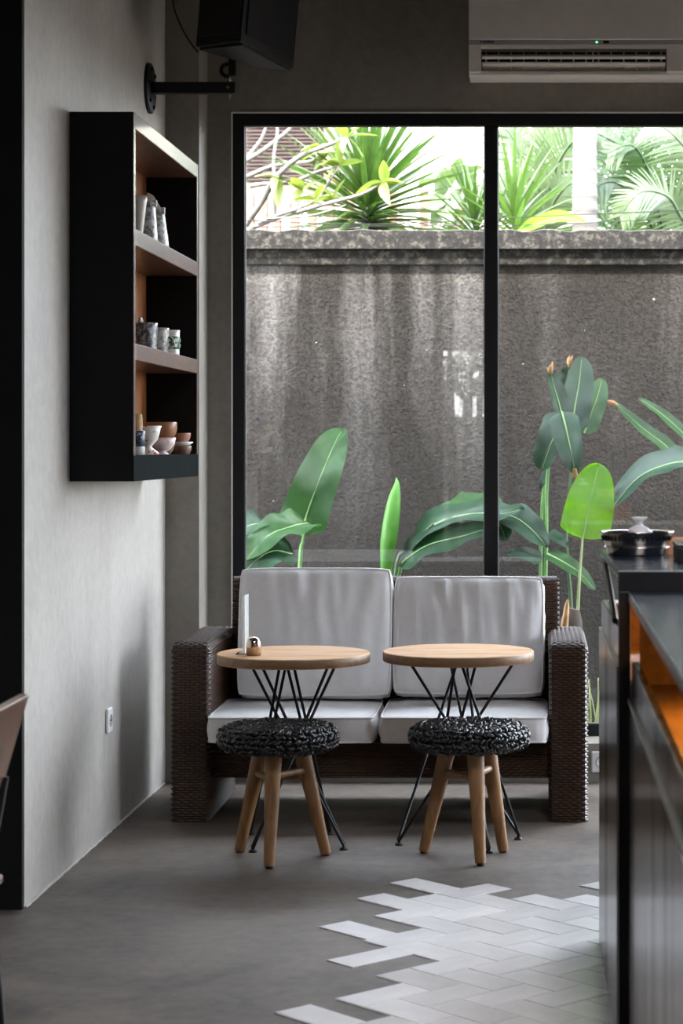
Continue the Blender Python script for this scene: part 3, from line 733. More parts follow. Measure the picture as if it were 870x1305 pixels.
# palm outside the back door (seen mirrored in the window glass)
rp = thing('courtyard_palm', 'slender palm outside the door behind the viewer mirrored in the window', 'palm', (0,0,0))
for dx, h in ((-.16,2.9),(.12,2.5),(-.02,2.05),(.2,2.1),(.02,2.35),(-.2,2.25)):
    MB().tube([(-.86+dx,-6.4,-.13),(-.86+dx*1.1,-6.4,1.5),(-.86+dx*1.4,-6.4,h)], [.05,.045,.035], 9).obj('trunk', M['palm_bark'], rp)
    for k in range(8):
        a = k*PI/4+.3; d = Vector((math.cos(a), math.sin(a), 0)); tp = Vector((-.86+dx*1.4,-6.4,h))
        frond(rp, [tp, tp+d*.3+Vector((0,0,.25)), tp+d*.7+Vector((0,0,.15)), tp+d*1.0+Vector((0,0,-.3))], .28, 'frond', 22, .3, plane=(0,0,1))
# ================================================================== SOFA
SX0, SX1, SY0, SY1 = -1.465, .196, 8.47, 9.22
AW = .147
sofa = thing('wicker_sofa', 'dark brown woven wicker two seat sofa in front of the window', 'sofa', ((SX0+SX1)/2, 8.85, 0))
SO = Vector(sofa.location)
def weave(rows, path, tl, stake, pitch, amp=.0036, hw=.0045, th=.0030):
    """rows of strands: path(s, t) -> (point, normal, row direction); s along rows stack, t along the strand"""
    mb = MB()
    nst = max(2, int(tl/stake)); npt = nst*3+1
    for r in range(rows):
        s = (r+.5)/rows
        vs = []
        for i in range(npt):
            t = i/(npt-1)
            p, nrm, rd = path(s, t)
            o = amp*math.cos(PI*t*nst+(PI if r % 2 else 0))
            jit = .0006*noise.noise(Vector((r*1.3, i*.4, 2)))
            c = p+nrm*(o+jit)
            vs += [c-rd*hw, c-rd*hw*.55+nrm*th, c+rd*hw*.55+nrm*th, c+rd*hw]
        mb.add(vs, [(i*4+k, (i+1)*4+k, (i+1)*4+k+1, i*4+k+1) for i in range(npt-1) for k in range(3)], True)
    return mb
def arm(x0, inner):
    """inner=+1: inner side faces +x"""
    y0, y1, zt, rad = SY0+.006, SY1, .716, .045
    w = AW
    pitch = .0105
    # solid core
    prof = []                                  # y-z outline, rounded at the front top
    for k in range(7):
        a = PI/2*k/6; prof.append((y0+rad-rad*math.cos(a), zt-rad+rad*math.sin(a)))
    poly = [(y0,.0)]+prof+[(y1,zt),(y1,.0)]
    n = len(poly); mb = MB()
    xa, xb = x0+.007, x0+w-.007
    mb.add([(xa,y,z) for y, z in poly]+[(xb,y,z) for y, z in poly], [tuple(range(n)), tuple(range(2*n-1,n-1,-1))]+[(i,n+i,n+(i+1)%n,(i+1)%n) for i in range(n)])
    core = MB(); core.v = [(v[0]-SO.x, v[1]-SO.y, v[2]) for v in mb.v]; core.f = mb.f; core.sm = mb.sm
    a_o = core.obj('arm', M['wicker_dark'], sofa)
    # front and top strip
    flen = zt-rad; q = PI/2*rad; tl = y1-y0-rad; tot = flen+q+tl
    rx = .028                                  # rounded long edges
    def strip(s, t):
        d = s*tot
        if d < flen: p = Vector((0,y0,d)); nr = Vector((0,-1,0)); rd = Vector((0,0,1))
        elif d < flen+q:
            an = (d-flen)/rad; p = Vector((0,y0+rad-rad*math.cos(an), zt-rad+rad*math.sin(an))); nr = Vector((0,-math.cos(an),math.sin(an))); rd = Vector((0,math.sin(an),math.cos(an)))
        else: p = Vector((0,y0+rad+d-flen-q,zt)); nr = Vector((0,0,1)); rd = Vector((0,1,0))
        x = t*w; e = min(x, w-x)
        dr = 0
        if e < rx: dr = rx-math.sqrt(max(0, rx*rx-(rx-e)**2)); 
        nn = nr.copy()
        if e < rx:
            sg = -1 if x < w/2 else 1
            nn = (nr*(1-(rx-e)/rx*.85)+Vector((sg,0,0))*(rx-e)/rx).normalized()
        p = p-nr*dr*.9+Vector((x0+x,0,0))
        return p-SO*1+Vector((0,0,SO.z)), nn, rd
    weave(int(tot/pitch), strip, w, .0165, pitch).obj('wicker_weave', M['wicker'], a_o, kind='stuff')
    for sg, xx in ((-1, x0+.004), (1, x0+w-.004)):
        def side(s, t, xx=xx, sg=sg):
            z = s*(zt-rx*.7); y = y0+.012+t*(y1-y0-.012)
            lim = zt-rad+math.sqrt(max(0, rad*rad-(max(0, y0+rad-y))**2))-rx*.6
            return Vector((xx-SO.x, y-SO.y, min(z, lim))), Vector((sg,0,0)), Vector((0,0,1))
        weave(int((zt-.02)/pitch), side, y1-y0, .0165, pitch).obj('wicker_weave', M['wicker'], a_o, kind='stuff')
    return a_o
arm(SX0, 1); arm(SX1-AW, -1)
def loc_box(*b): return B(b[0]-SO.x,b[1]-SO.x,b[2]-SO.y,b[3]-SO.y,b[4],b[5])
ix0, ix1 = SX0+AW, SX1-AW
seat = loc_box(ix0,ix1,8.56,9.16,.165,.308).obj('seat_frame', M['wicker_dark'], sofa)
def apron(s, t): return Vector((ix0+t*(ix1-ix0)-SO.x, 8.552-SO.y, .165+s*.145)), Vector((0,-1,0)), Vector((0,0,1))
weave(14, apron, ix1-ix0, .0165, .0105).obj('wicker_weave', M['wicker'], seat, kind='stuff')
bx0, bx1 = ix0+.005, .083
bk = MB()
bk.add([(x-SO.x,y-SO.y,z) for x, y, z in ((bx0,9.06,.16),(bx1,9.06,.16),(bx1,9.16,.16),(bx0,9.16,.16),(bx0,9.14,.93),(bx1,9.14,.93),(bx1,9.22,.93),(bx0,9.22,.93))],
       [(0,3,2,1),(4,5,6,7),(0,1,5,4),(1,2,6,5),(2,3,7,6),(3,0,4,7)])
bko = bk.obj('backrest', M['wicker_dark'], sofa)
def backf(s, t): return Vector((bx0+t*(bx1-bx0)-SO.x, 9.052+.08*s-SO.y, .16+.77*s)), Vector((0,-1,.1)), Vector((0,.1,1))
weave(73, backf, bx1-bx0, .0165, .0105).obj('wicker_weave', M['wicker'], bko, kind='stuff')
def backr(s, t): return Vector((bx1+.004-SO.x, 9.06+.08*s+.085*t-SO.y, .16+.77*s)), Vector((1,0,0)), Vector((0,.1,1))
weave(73, backr, .09, .0165, .0105).obj('wicker_weave', M['wicker'], bko, kind='stuff')
def backt(s, t): return Vector((bx0+t*(bx1-bx0)-SO.x, 9.14+.08*s-SO.y, .935)), Vector((0,0,1)), Vector((0,1,0))
weave(8, backt, bx1-bx0, .0165, .0105).obj('wicker_weave', M['wicker'], bko, kind='stuff')
# cushions -----------------------------------------------------------
def cushion_mesh(W, D, T, bulge, seed, wr=.006, corner=.035, puff=1.0, folds=0):
    """box cushion, W x D x T (x, y, z), domed faces; returns MB and the two seam loops"""
    nu, nv = 46, 40
    mb = MB()
    def outline(u, v):
        x = (u-.5)*2; y = (v-.5)*2
        px_, py_ = x, y
        # soften the corners
        k = (abs(x)**6)*(abs(y)**6)
        return px_*W/2*(1-.03*k), py_*D/2*(1-.03*k)
    def wrinkle(x, y, sg):
        p = Vector((x*7, y*7, seed*3.7+sg))
        r = wr*.55*fbm(p*.7, 3)
        if folds:
            r += wr*1.3*folds*max(0, noise.noise(Vector((x*26+seed+y*3, y*2.6, seed))))*min(1, abs(y/D+.5)*1.5)
        r += wr*.7*noise.noise(Vector((x*18, y*5, seed)))
        return r
    def face(sg):
        def fn(u, v):
            x, y = outline(u, v)
            a = max(0, 1-abs(2*u-1)**3.2); b = max(0, 1-abs(2*v-1)**3.2)
            e = min(1, min(a, b)*5)
            z = sg*(T/2+bulge*(a*b)**.6*puff)+sg*wrinkle(x, y, sg)*e
            return (x, y, z)
        return fn
    f1 = face(1); f0 = face(-1)
    mb.grid(f1, nu, nv)
    mb.grid(lambda u, v: f0(1-u, v), nu, nv)
    # boxing strip
    def per(t):
        t = (t % 1)*4; k = int(t); f = t-k
        return [(f,0),(1,f),(1-f,1),(0,1-f)][k]
    np_ = 168; rows = 6
    loop = [per(i/np_) for i in range(np_)]
    vs = []
    for r in range(rows):
        q = r/(rows-1)
        for i, (u, v) in enumerate(loop):
            a = f0(u, v); b = f1(u, v); c = Vector(a).lerp(Vector(b), q)
            d = Vector((c.x/W, c.y/D, 0)); d = Vector((d.x if abs(d.x) > .49 else 0, d.y if abs(d.y) > .49 else 0, 0))
            if d.length > 0: d.normalize()
            bl = .010*math.sin(PI*q)*(1+.5*noise.noise(Vector((u*9+seed, v*9, q))))
            vs.append(c+d*bl)
    mb.add(vs, [(r*np_+i, r*np_+(i+1)%np_, (r+1)*np_+(i+1)%np_, (r+1)*np_+i) for r in range(rows-1) for i in range(np_)], True)
    loops = [[Vector(f(u, v)) for u, v in loop] for f in (f1, f0)]
    return mb, loops
def cushion(name, label, W, D, T, loc, rot, bulge, seed, group, folds=0, wr=.006):
    mb, loops = cushion_mesh(W, D, T, bulge, seed, wr, folds=folds)
    o = mb.obj(name, M['fabric']); o.location = loc; o.rotation_euler = rot
    tag(o, label, 'cushion', group)
    for l in loops:
        pp = MB().tube(l+[l[0]], .0048, 6, caps=False); pp.obj('piping', M['fabric'], o)
    return o
def mid(u, d): return (u-CX)*d/F
xl0, xl1, xr1 = mid(259,8.44), mid(479,8.44), mid(700,8.44)
SD = .60
cushion('seat_cushion', 'white seat cushion on the left half of the wicker sofa', xl1-xl0-.024, SD, .095, ((xl0+xl1)/2, 8.435+SD/2, .375), (math.radians(.5),0,0), .014, 1, 'white seat cushions', wr=.004)
cushion('seat_cushion', 'white seat cushion on the right half of the wicker sofa', xr1-xl1-.024, SD, .095, ((xl1+xr1)/2+.003, 8.435+SD/2, .375), (math.radians(.5),0,0), .014, 2, 'white seat cushions', wr=.004)
bl0, bl1, br1 = mid(303,8.92), mid(500,8.92), mid(694,8.92)
lean = math.radians(90-13)
# back cushions: local y points up after the lean
cushion('back_cushion', 'plump white back cushion at the left end of the sofa, the taller one', bl1-bl0-.016, .535, .11, ((bl0+bl1)/2, 8.955, .713), (lean,0,math.radians(.6)), .035, 3, 'white back cushions', folds=.55, wr=.010)
cushion('back_cushion', 'creased white back cushion at the right end of the sofa', br1-bl1-.016, .492, .10, ((bl1+br1)/2, 8.965, .698), (lean,0,math.radians(-.6)), .030, 5, 'white back cushions', folds=1.1, wr=.012)
# ================================================================== TABLES
def table(label, c, tops, feet):
    t = thing('side_table', label, 'table', (c[0], c[1], 0), 0, 'round wooden tables')
    R, zt, th = .288, .724, .037
    MB().lathe([(0,-th),(R-.003,-th),(R,-th+.003),(R,-.003),(R-.003,0),(0,0)], (0,0,zt), 72, False).obj('tabletop', M['table_wood'], t)
    for o in t.children: 
        o.data.materials.append(M['table_edge'])
        for p in o.data.polygons:
            if abs(p.normal.z) < .6: p.material_index = 1
            p.use_smooth = abs(p.normal.z) < .3
    for (fx, fy), tp in zip(feet, tops):
        mb = MB()
        f = Vector((fx, fy, .012))
        for k, (x, y) in enumerate(tp):
            q = Vector((x, y, zt-th-.003)); d = Vector((f.y-q.y, q.x-f.x, 0)).normalized()*(.004 if k else -.004)
            mb.tube([q, f+d+Vector((0,0,.006)), f+Vector((0,0,-.001))], .0058, 8)
        lg = mb.obj('leg', M['black_metal'], t)
        MB().lathe([(0,0),(.016,0),(.016,.004),(.010,.010),(0,.012)], (fx,fy,0), 14).obj('foot', M['black_metal'], lg)
        pl = MB()
        for (x, y) in tp: pl.lathe([(0,-.004),(.014,-.004),(.014,0),(0,0)], (x,y,zt-th), 10)
        pl.obj('mounting_plate', M['black_metal'], lg)
    return t
table('round wooden bistro table holding the clear sign holder, nearest the left wall', (-.9226,8.01), 
      [((.126,.16),(.155,.13)), ((-.15,.14),(-.153,-.06)), ((.0,-.19),(.022,-.17)), ((-.03,-.2),(-.01,-.18))],
      [(-.133,-.16),(.2,-.115),(.115,.20),(-.19,.2)])
table('round wooden bistro table with a bare top, nearest the bar counter', (-.3026,8.09), 
      [((.213,-.02),(-.004,.2)), ((-.195,.05),(.022,-.2)), ((-.045,.2),(.022,.21)), ((-.006,-.21),(.070,-.2))],
      [(-.22,-.1),(.228,.01),(.12,-.255),(-.11,.2)])
# objects on the left table
hz = .724
sh_ = thing('sign_holder', 'clear acrylic table sign holder seen edge on at the left table edge', 'sign holder', (*P(313,0,7.97).xy, hz))
B(-.004,.004,-.05,.05,.004,.222).obj('panel', M['acrylic_edge'], sh_, bevel=.001)
B(-.032,.012,-.05,.05,0,.004).obj('base', M['acrylic'], sh_, bevel=.001)
so = MB(); so.lathe([(0,0),(.028,0),(.028,.04),(.0265,.052),(.021,.062),(.012,.068),(0,.070)], (0,0,0), 28)
o = so.obj('salt_shaker', M['steel'], None, (P(323,0,7.9).x, 7.9, hz)); tag(o, 'small shiny domed metal shaker beside the clear sign holder', 'shaker')
# ================================================================== STOOLS
def stool(label, c, feet, seed):
    random.seed(seed)
    t = thing('woven_stool', label, 'stool', (c[0], c[1], 0), 0, 'three legged stools with black woven seats')
    zc, R, hh = .445, .212, .040
    core = MB(); core.lathe([(0,-hh*.85),(R*.80,-hh*.85),(R*.93,-hh*.5),(R*.96,0),(R*.93,hh*.5),(R*.80,hh*.82),(R*.4,hh*.9),(0,hh*.88)], (0,0,zc), 40)
    so = core.obj('seat', M['rope_black'], t)
    # braided rope: rows of slanted strands laid around the pad
    mb = MB()
    prof = []
    n = 17
    for i in range(n):                          # rim profile from centre top over the edge to the underside
        f = i/(n-1)
        if f < .55: r = .03+(R*.80-.03)*f/.55; z = hh*.9; nr = Vector((0,0,1))
        else:
            a = (f-.55)/.45*PI; r = R*.80+R*.2*math.sin(a); z = hh*.9*math.cos(a); nr = Vector((math.sin(a),0,math.cos(a)))
        prof.append((r, z, nr))
    for i, (r, z, nr) in enumerate(prof):
        cnt = max(8, int(2*PI*r/.0145)); sl0 = .62 if i % 2 else -.62
        for k in range(cnt):
            a = 2*PI*(k+random.uniform(-.35,.35))/cnt; sl = sl0+random.uniform(-.45,.45)
            er = Vector((math.cos(a), math.sin(a), 0)); et = Vector((-er.y, er.x, 0))
            nn = er*nr.x+Vector((0,0,nr.z)); tt = et.cross(nn)
            p = er*(r+random.uniform(-.004,.004))+Vector((0,0,zc+z+random.uniform(-.0035,.0035)))+nn*(.002+random.uniform(-.001,.0045))
            d = (et*math.cos(sl)+tt*math.sin(sl)).normalized(); e = d.cross(nn).normalized()
            L, W, Hh = .0150*random.uniform(.8,1.25), .0062, .0058
            vs = [p-d*L-nn*.004]
            for q in (-.5,.1,.65):
                wv = W*math.sqrt(1-q*q*.8)
                for b in range(6):
                    an = 2*PI*b/6; vs.append(p+d*(L*q)+e*(wv*math.cos(an))+nn*(Hh*math.sin(an)+.003*(1-q*q)))
            vs.append(p+d*L-nn*.004)
            fs = [(0,1+(b+1)%6,1+b) for b in range(6)]
            for g in range(2): fs += [(1+g*6+b,1+g*6+(b+1)%6,7+g*6+(b+1)%6,7+g*6+b) for b in range(6)]
            fs += [(13+b,13+(b+1)%6,19) for b in range(6)]
            mb.add(vs, fs, True)
    mb.obj('woven_rope', M['rope_black'], so, kind='stuff')
    mids = []
    for fx, fy in feet:
        d = Vector((fx, fy, 0)); tp = d.normalized()*.085; tp.z = zc-hh*.8
        ft = Vector((fx, fy, .008))
        sp = [ft, ft.lerp(tp,.25), ft.lerp(tp,.6), tp]
        lg = MB().tube(sp, [.0195,.0225,.0275,.032], 16).obj('leg', M['teak'], t)
        MB().lathe([(0,0),(.013,0),(.013,.008),(0,.008)], (fx,fy,0), 12).obj('foot_pad', M['black_plastic'], lg)
        mids.append(ft.lerp(tp, .735))
    for i in range(3):
        a, b = mids[i], mids[(i+1)%3]; dz = Vector((0,0,(.0,.014,-.012)[i]))
        MB().tube([a.lerp(b,.04)+dz, a.lerp(b,.96)+dz], .0135, 12).obj('stretcher', M['teak'], t)
    random.seed(7)
    return t
def rel(u, v, c): 
    d = F*H/(v-CY); return ((u-CX)*d/F-c[0], d-c[1])
ca = (-.944,7.71); cb = (-.2517,7.745)
stool('three legged wooden stool with black woven seat under the left table', ca, [rel(305,1086,ca), rel(343,1107,ca), rel(415,1090,ca)], 11)
stool('three legged wooden stool with black woven seat under the right table', cb, [rel(540,1087,cb), rel(612,1103,cb), rel(641,1086,cb)], 12)
# ================================================================== WALL SHELF
SHX0, SHX1, SHY0, SHY1, SHZ0, SHZ1 = -1.668, -1.44, 7.555, 8.985, 1.378, 2.697
shelf = thing('wall_shelf', 'black open wall shelf with brown wooden back hung on the left wall', 'shelf', (SHX0, SHY0, SHZ0))
O = Vector((SHX0, SHY0, SHZ0))
def sbox(x0,x1,y0,y1,z0,z1): return B(x0-O.x,x1-O.x,y0-O.y,y1-O.y,z0-O.z,z1-O.z)
sbox(SHX0,SHX1-.002,SHY0,SHY0+.035,SHZ0,SHZ1).obj('side_panel', M['black_wood'], shelf, bevel=.002)
sbox(SHX0,SHX1-.002,SHY1-.03,SHY1,SHZ0,SHZ1).obj('side_panel', M['black_wood'], shelf, bevel=.002)
sbox(SHX1-.002,SHX1,SHY0,SHY0+.035,SHZ0+.09,SHZ1).obj('side_edge', M['shelf_edge'], shelf)
sbox(SHX1-.002,SHX1,SHY1-.03,SHY1,SHZ0+.09,SHZ1).obj('side_edge', M['shelf_edge'], shelf)
sbox(SHX0,SHX0+.014,SHY0+.035,SHY1-.03,SHZ0+.05,SHZ1-.05).obj('back_panel', M['shelf_wood'], shelf)
yi0, yi1 = SHY0+.035, SHY1-.03
def board(zt, th, name, m): return sbox(SHX0+.014,SHX1+(.0005 if name == 'shelf_board' else 0),yi0,yi1,zt-th,zt).obj(name, M[m], shelf, bevel=.003)
Z1, Z2, Z3 = 2.283, 1.872, 1.470
sbox(SHX0,SHX1,yi0,yi1,SHZ1-.058,SHZ1).obj('top_board', M['shelf_edge'], shelf, bevel=.003)
board(Z1, .06, 'shelf_board', 'shelf_edge'); board(Z2, .06, 'shelf_board', 'shelf_edge')
sbox(SHX0+.014,SHX1-.004,yi0,yi1,SHZ0,Z3).obj('bottom_board', M['black_wood'], shelf, bevel=.002)
sbox(SHX1-.004,SHX1,SHY0,SHY1,SHZ0,Z3+.002).obj('front_lip', M['lip_black'], shelf, bevel=.001)
# crockery
def at(u, x): return x*F/(u-CX)                # depth where a shelf position x is seen at column u
def pot(name, label, cat, prof, m, loc, grp, n=26):
    o = MB().lathe(prof, (0,0,0), n).obj(name, M[m], None, loc); tag(o, label, cat, grp); return o
def cup_prof(r0, r1, h, th=.004, belly=0):
    out = []
    for i in range(9):
        f = i/8; out.append((r0+(r1-r0)*f+belly*math.sin(PI*f), h*f))
    inn = [(max(.001, r-th), z) for r, z in reversed(out[1:])]
    return [(0,0)]+out+inn+[(0,th)]
def handle(parent, c, rad, m, plane='xz', tube=.005, sx=1, sz=1, a0=-PI/2, a1=PI/2):
    pts = [(c[0]+rad*sx*math.cos(a0+(a1-a0)*i/12), c[1], c[2]+rad*sz*math.sin(a0+(a1-a0)*i/12)) if plane == 'xz' else
           (c[0], c[1]+rad*sx*math.cos(a0+(a1-a0)*i/12), c[2]+rad*sz*math.sin(a0+(a1-a0)*i/12)) for i in range(13)]
    return MB().tube(pts, tube, 7).obj('handle', M[m], parent)
G1, G2, G3 = 'crockery on the top shelf', 'cups on the middle shelf', 'bowls and cups on the bottom shelf'
# top shelf: mottled conical pitchers with pale lugs
def pitcher(label, u, x, r0, r1, h, m, lug):
    o = pot('pitcher', label, 'pitcher', cup_prof(r0, r1, h, .004), m, (x, at(u,x), Z1), G1)
    for a in lug: MB().box(-.008,.008,-.006,.006,-.012,.016).obj('lug', M['white_glaze'], o, (math.cos(a)*r1,math.sin(a)*r1,h-.006), bevel=.002)
    return o
pitcher('conical grey mottled pitcher with pale lugs on the top shelf, in front', 194, -1.530, .068, .047, .158, 'marble_grey', (-.3,-2.0))
o = pitcher('conical grey mottled pitcher on the top shelf nearest the black side panel', 183, -1.522, .056, .044, .162, 'marble_grey', (0,))
o = pot('beaker', 'beige tapered beaker peeking past the near shelf side on the top shelf', 'beaker', cup_prof(.022,.040,.150,.004), 'beige_glaze', (-1.490, at(174,-1.490), Z1), G1)
fn_ = MB()
fy = [(0,0),(.05,0),(.046,.04),(.034,.085),(.016,.11),(.004,.115),(0,.10)]
nfy = len(fy); fn_.add([(-.006,y,z) for y,z in fy]+[(.006,y,z) for y,z in fy], [tuple(range(nfy-1,-1,-1)), tuple(range(nfy,2*nfy))]+[(i,(i+1)%nfy,nfy+(i+1)%nfy,nfy+i) for i in range(nfy)])
o = fn_.obj('leaf_dish', M['beige_glaze'], None, (-1.612, at(186,-1.612)-.02, Z1), bevel=.002); o.scale = (1,2.1,2.3); o.rotation_euler = (0,0,-1.05); tag(o, 'fin shaped beige dish standing behind the mottled pitchers', 'dish', G1)
# middle shelf
o = pot('mug', 'dark marbled mug on the middle shelf nearest the black side panel', 'mug', cup_prof(.050,.054,.108), 'marble_dark', (-1.522, at(183,-1.522), Z2), G2)
handle(o, (-.02,.046,.100), .022, 'beige_glaze', 'yz', .006, 1, 1.3, 0, PI)
o = pot('mug', 'pale grey speckled mug in the middle of the row on the middle shelf', 'mug', cup_prof(.044,.048,.104), 'marble_grey', (-1.520, at(200,-1.520), Z2), G2)
handle(o, (.045,0,.045), .022, 'marble_grey')
o = pot('cup', 'white cup with a green window patterned band on the middle shelf', 'cup', cup_prof(.0365,.0385,.106), 'white_glaze', (-1.500, at(217,-1.500), Z2), G2)
MB().lathe([(.0372,.0),(.0384,.001),(.0390,.050),(.0378,.052)], (0,0,.028), 26).obj('green_band', M['green_band'], o)
for k in range(8):
    a = k*PI/4; 
    for z in (.036,.058): 
        q = MB().box(-.0004,.0014,-.006,.006,0,.014).obj('window_mark', M['green_window'], o, (math.cos(a)*.0388,math.sin(a)*.0388,z)); q.rotation_euler = (0,0,a)
# bottom shelf
o = pot('bottle', 'small corked bottle with navy patterned band at the near end of the bottom shelf', 'bottle', [(0,0),(.030,0),(.031,.03),(.031,.085),(.022,.094),(.0,.094)], 'white_glaze', (-1.487, at(174,-1.487), Z3), G3)
MB().lathe([(.0312,0),(.0322,.001),(.0322,.058),(.0312,.059)], (0,0,.033), 26).obj('band', M['navy_band'], o)
MB().lathe([(0,0),(.020,0),(.022,.008),(.022,.045),(.019,.058),(0,.060)], (0,0,.094), 20).obj('cork', M['cork'], o)
o = pot('goblet', 'white goblet splashed with red flowers beside the corked bottle', 'goblet', [(0,0),(.045,0),(.040,.010),(.020,.024),(.012,.034),(.022,.044),(.036,.060),(.043,.085),(.050,.112),(.047,.112),(.039,.085),(.030,.062),(0,.05)], 'floral', (-1.492, at(189,-1.492), Z3), G3)
o = pot('bowl', 'footed pink speckled bowl at the front of the bottom shelf', 'bowl', [(0,0),(.030,0),(.030,.006),(.020,.012),(.038,.022),(.053,.042),(.059,.068),(.056,.068),(.049,.042),(.03,.024),(0,.02)], 'pink_glaze', (-1.480, at(205,-1.480), Z3), G3)
o = pot('bowl', 'wide brown wooden bowl raised behind the pink bowl', 'bowl', cup_prof(.034,.060,.080,.005,.012), 'wood_bowl', (-1.525, at(206,-1.525), Z3+.052), G3)
o = pot('bowl', 'plain brown bowl under the wide wooden bowl', 'bowl', cup_prof(.034,.050,.050,.005,.006), 'terracotta_dark', (-1.525, at(206,-1.525), Z3), G3)
d0 = at(231,-1.492)
o = pot('bowl', 'dark brown bowl at the bottom of the small stack on the bottom shelf', 'bowl', cup_prof(.032,.042,.036,.004,.004), 'terracotta_dark', (-1.492, d0, Z3), G3)
o = pot('plate', 'pale rimmed plate between the two stacked brown bowls', 'plate', [(0,0),(.030,0),(.050,.014),(.048,.017),(.028,.004),(0,.004)], 'white_glaze', (-1.492, d0, Z3+.036), G3)
o = pot('bowl', 'terracotta bowl at the top of the small stack on the bottom shelf', 'bowl', cup_prof(.030,.042,.036,.004,.004), 'terracotta', (-1.494, d0-.006, Z3+.0535), G3)
# ================================================================== SPEAKER AND BRACKET
br = thing('wall_bracket', 'black steel wall arm with round flange carrying the loudspeaker', 'bracket', (-1.67, 9.09, 3.04))
fl_ = MB(); fl_.lathe([(0,0),(.108,0),(.108,.012),(.100,.016),(0,.016)], (0,0,0), 36)
fo = fl_.obj('flange', M['black_metal'], br); fo.rotation_euler = (0, PI/2, 0); fo.location = (.001,0,0)
for k in range(6):
    a = k*PI/3+.3; bo = MB().lathe([(0,0),(.009,0),(.009,.006),(0,.009)], (0,0,0), 8).obj('bolt', M['steel'] if k == 1 else M['black_metal'], fo, (math.cos(a)*.082,math.sin(a)*.082,.016))
B(.016,.375,-.024,.024,-.024,.024).obj('arm', M['black_metal'], br, bevel=.003)
MB().tube([(.345,-.026,0),(.345,-.031,0)], .008, 10).obj('bolt', M['steel'], br)
MB().tube([(.35,0,-.045),(.35,0,.09)], .0055, 8).obj('pin', M['steel'], br)
rg = MB(); rg.tube([(.338+.026*math.cos(2*PI*i/20),0,.078+.026*math.sin(2*PI*i/20)) for i in range(21)], .009, 8, False).obj('ring', M['black_metal'], br)
B(.345,.375,-.02,.02,.05,.16).obj('clamp', M['black_metal'], br, bevel=.004)
sp_ = thing('loudspeaker', 'large black loudspeaker hanging over the wall bracket under the ceiling', 'speaker', (-1.22, 9.0, 3.15))
plan = [(-1.42,8.79),(-1.215,8.68),(-1.075,9.32),(-1.205,9.24)]
SPO = (-1.22,9.0)
poly = [(x-SPO[0], y-SPO[1]) for x, y in plan]
MB().prism(poly, .012, .56, (.05,-.02)).obj('cabinet', M['black_plastic'], sp_, bevel=.006)
ins = [(x*.93, y*.93) for x, y in poly]
MB().prism(ins, 0, .012).obj('base_plate', M['black_metal'], sp_, bevel=.003)
# grille on the two viewer-facing sides
def quad_panel(a, b, z0, z1, out, th=.008):
    a = Vector((*a,0)); b = Vector((*b,0)); n_ = Vector(((b-a).y, -(b-a).x, 0)).normalized(); mb = MB()
    t = (b-a)*.06; vs = []
    for d in (.002, th):
        for p, z in ((a+t,z0),(b-t,z0),(b-t,z1),(a+t,z1)):
            sh_ = Vector((.05,-.02,0))*((z-.012)/.548); vs.append(p+sh_+n_*d+Vector((0,0,z)))
    mb.add(vs, [(3,2,1,0),(4,5,6,7),(0,1,5,4),(1,2,6,5),(2,3,7,6),(3,0,4,7)]); return mb
quad_panel(poly[1], poly[2], .05, .52, 1).obj('grille', M['black_metal'], sp_)
quad_panel(poly[0], poly[1], .05, .52, 1).obj('grille', M['black_metal'], sp_)
wire_o = MB().tube(spine_pts([P(216,-70,9.0),P(220,0,9.0),P(229,30,8.95),P(243,55,8.85),P(252,66,8.80)], 20), .0035, 7).obj('speaker_cable', M['black_plastic'])
tag(wire_o, 'thin black cable curving down to the loudspeaker', 'cable')
# ================================================================== AIR CONDITIONER
ac = thing('air_conditioner', 'white wall mounted air conditioner above the window at top right', 'air conditioner', (P(597,0,9.52).x, 9.74, P(0,95,9.52).z))
AX, AZ = ac.location.x, ac.location.z
AWD, AH, AD = .98, .345, .222                   # width, height, depth
f = -AD
body = MB()
body.box(0,AWD,-.12,-.002,0,AH); body.box(0,AWD,f+.004,-.12,.150,AH)
body.box(0,.055,f+.004,-.12,.012,.150); body.box(AWD-.09,AWD,f+.004,-.12,.012,.150); body.box(0,AWD,f+.02,-.12,0,.020)
body.box(.055,AWD-.09,f+.004,f+.03,.118,.150)
body.obj('casing', M['white_plastic'], ac, bevel=.004)
B(.005,AWD-.005,f-.008,f+.004,.155,AH-.004).obj('front_panel', M['white_plastic'], ac, bevel=.004)
B(0,AWD,f-.004,f+.004,.134,.155).obj('display_strip', M['grey_plastic'], ac, bevel=.001)
B(.055,AWD-.09,-.122,-.1201,.02,.118).obj('duct', M['black_plastic'], ac)
vane = MB().box(0,.004,-.05,.05,-.045,.045).mesh('vane', M['white_plastic'])
for k in range(15):
    o = bpy.data.objects.new('vane', vane); C.objects.link(o); o.parent = ac; o.location = (.075+k*.0565, f+.075, .068)
lv = MB().box(.06,AWD-.095,-.018,.018,-.006,.006).obj('louver', M['white_plastic'], ac, (0,f+.015,.082)); lv.rotation_euler = (math.radians(25),0,0)
lv = MB().box(.06,AWD-.095,-.045,.045,-.004,.004).obj('louver', M['white_plastic'], ac, (0,f+.050,.034)); lv.rotation_euler = (math.radians(-28),0,0)
B(.555,.561,f+.0,f+.01,.045,.118).obj('louver_pin', M['white_plastic'], ac)
B(-.004,.004,-.002,0,-.0035,.0035).obj('status_light', M['green_led'], ac, (P(760,0,9.52).x-AX, f-.004, .1445))
B(-.013,.013,-.002,0,-.006,.006).obj('receiver_window', M['black_plastic'], ac, (P(772,0,9.52).x-AX, f-.004, .1445))
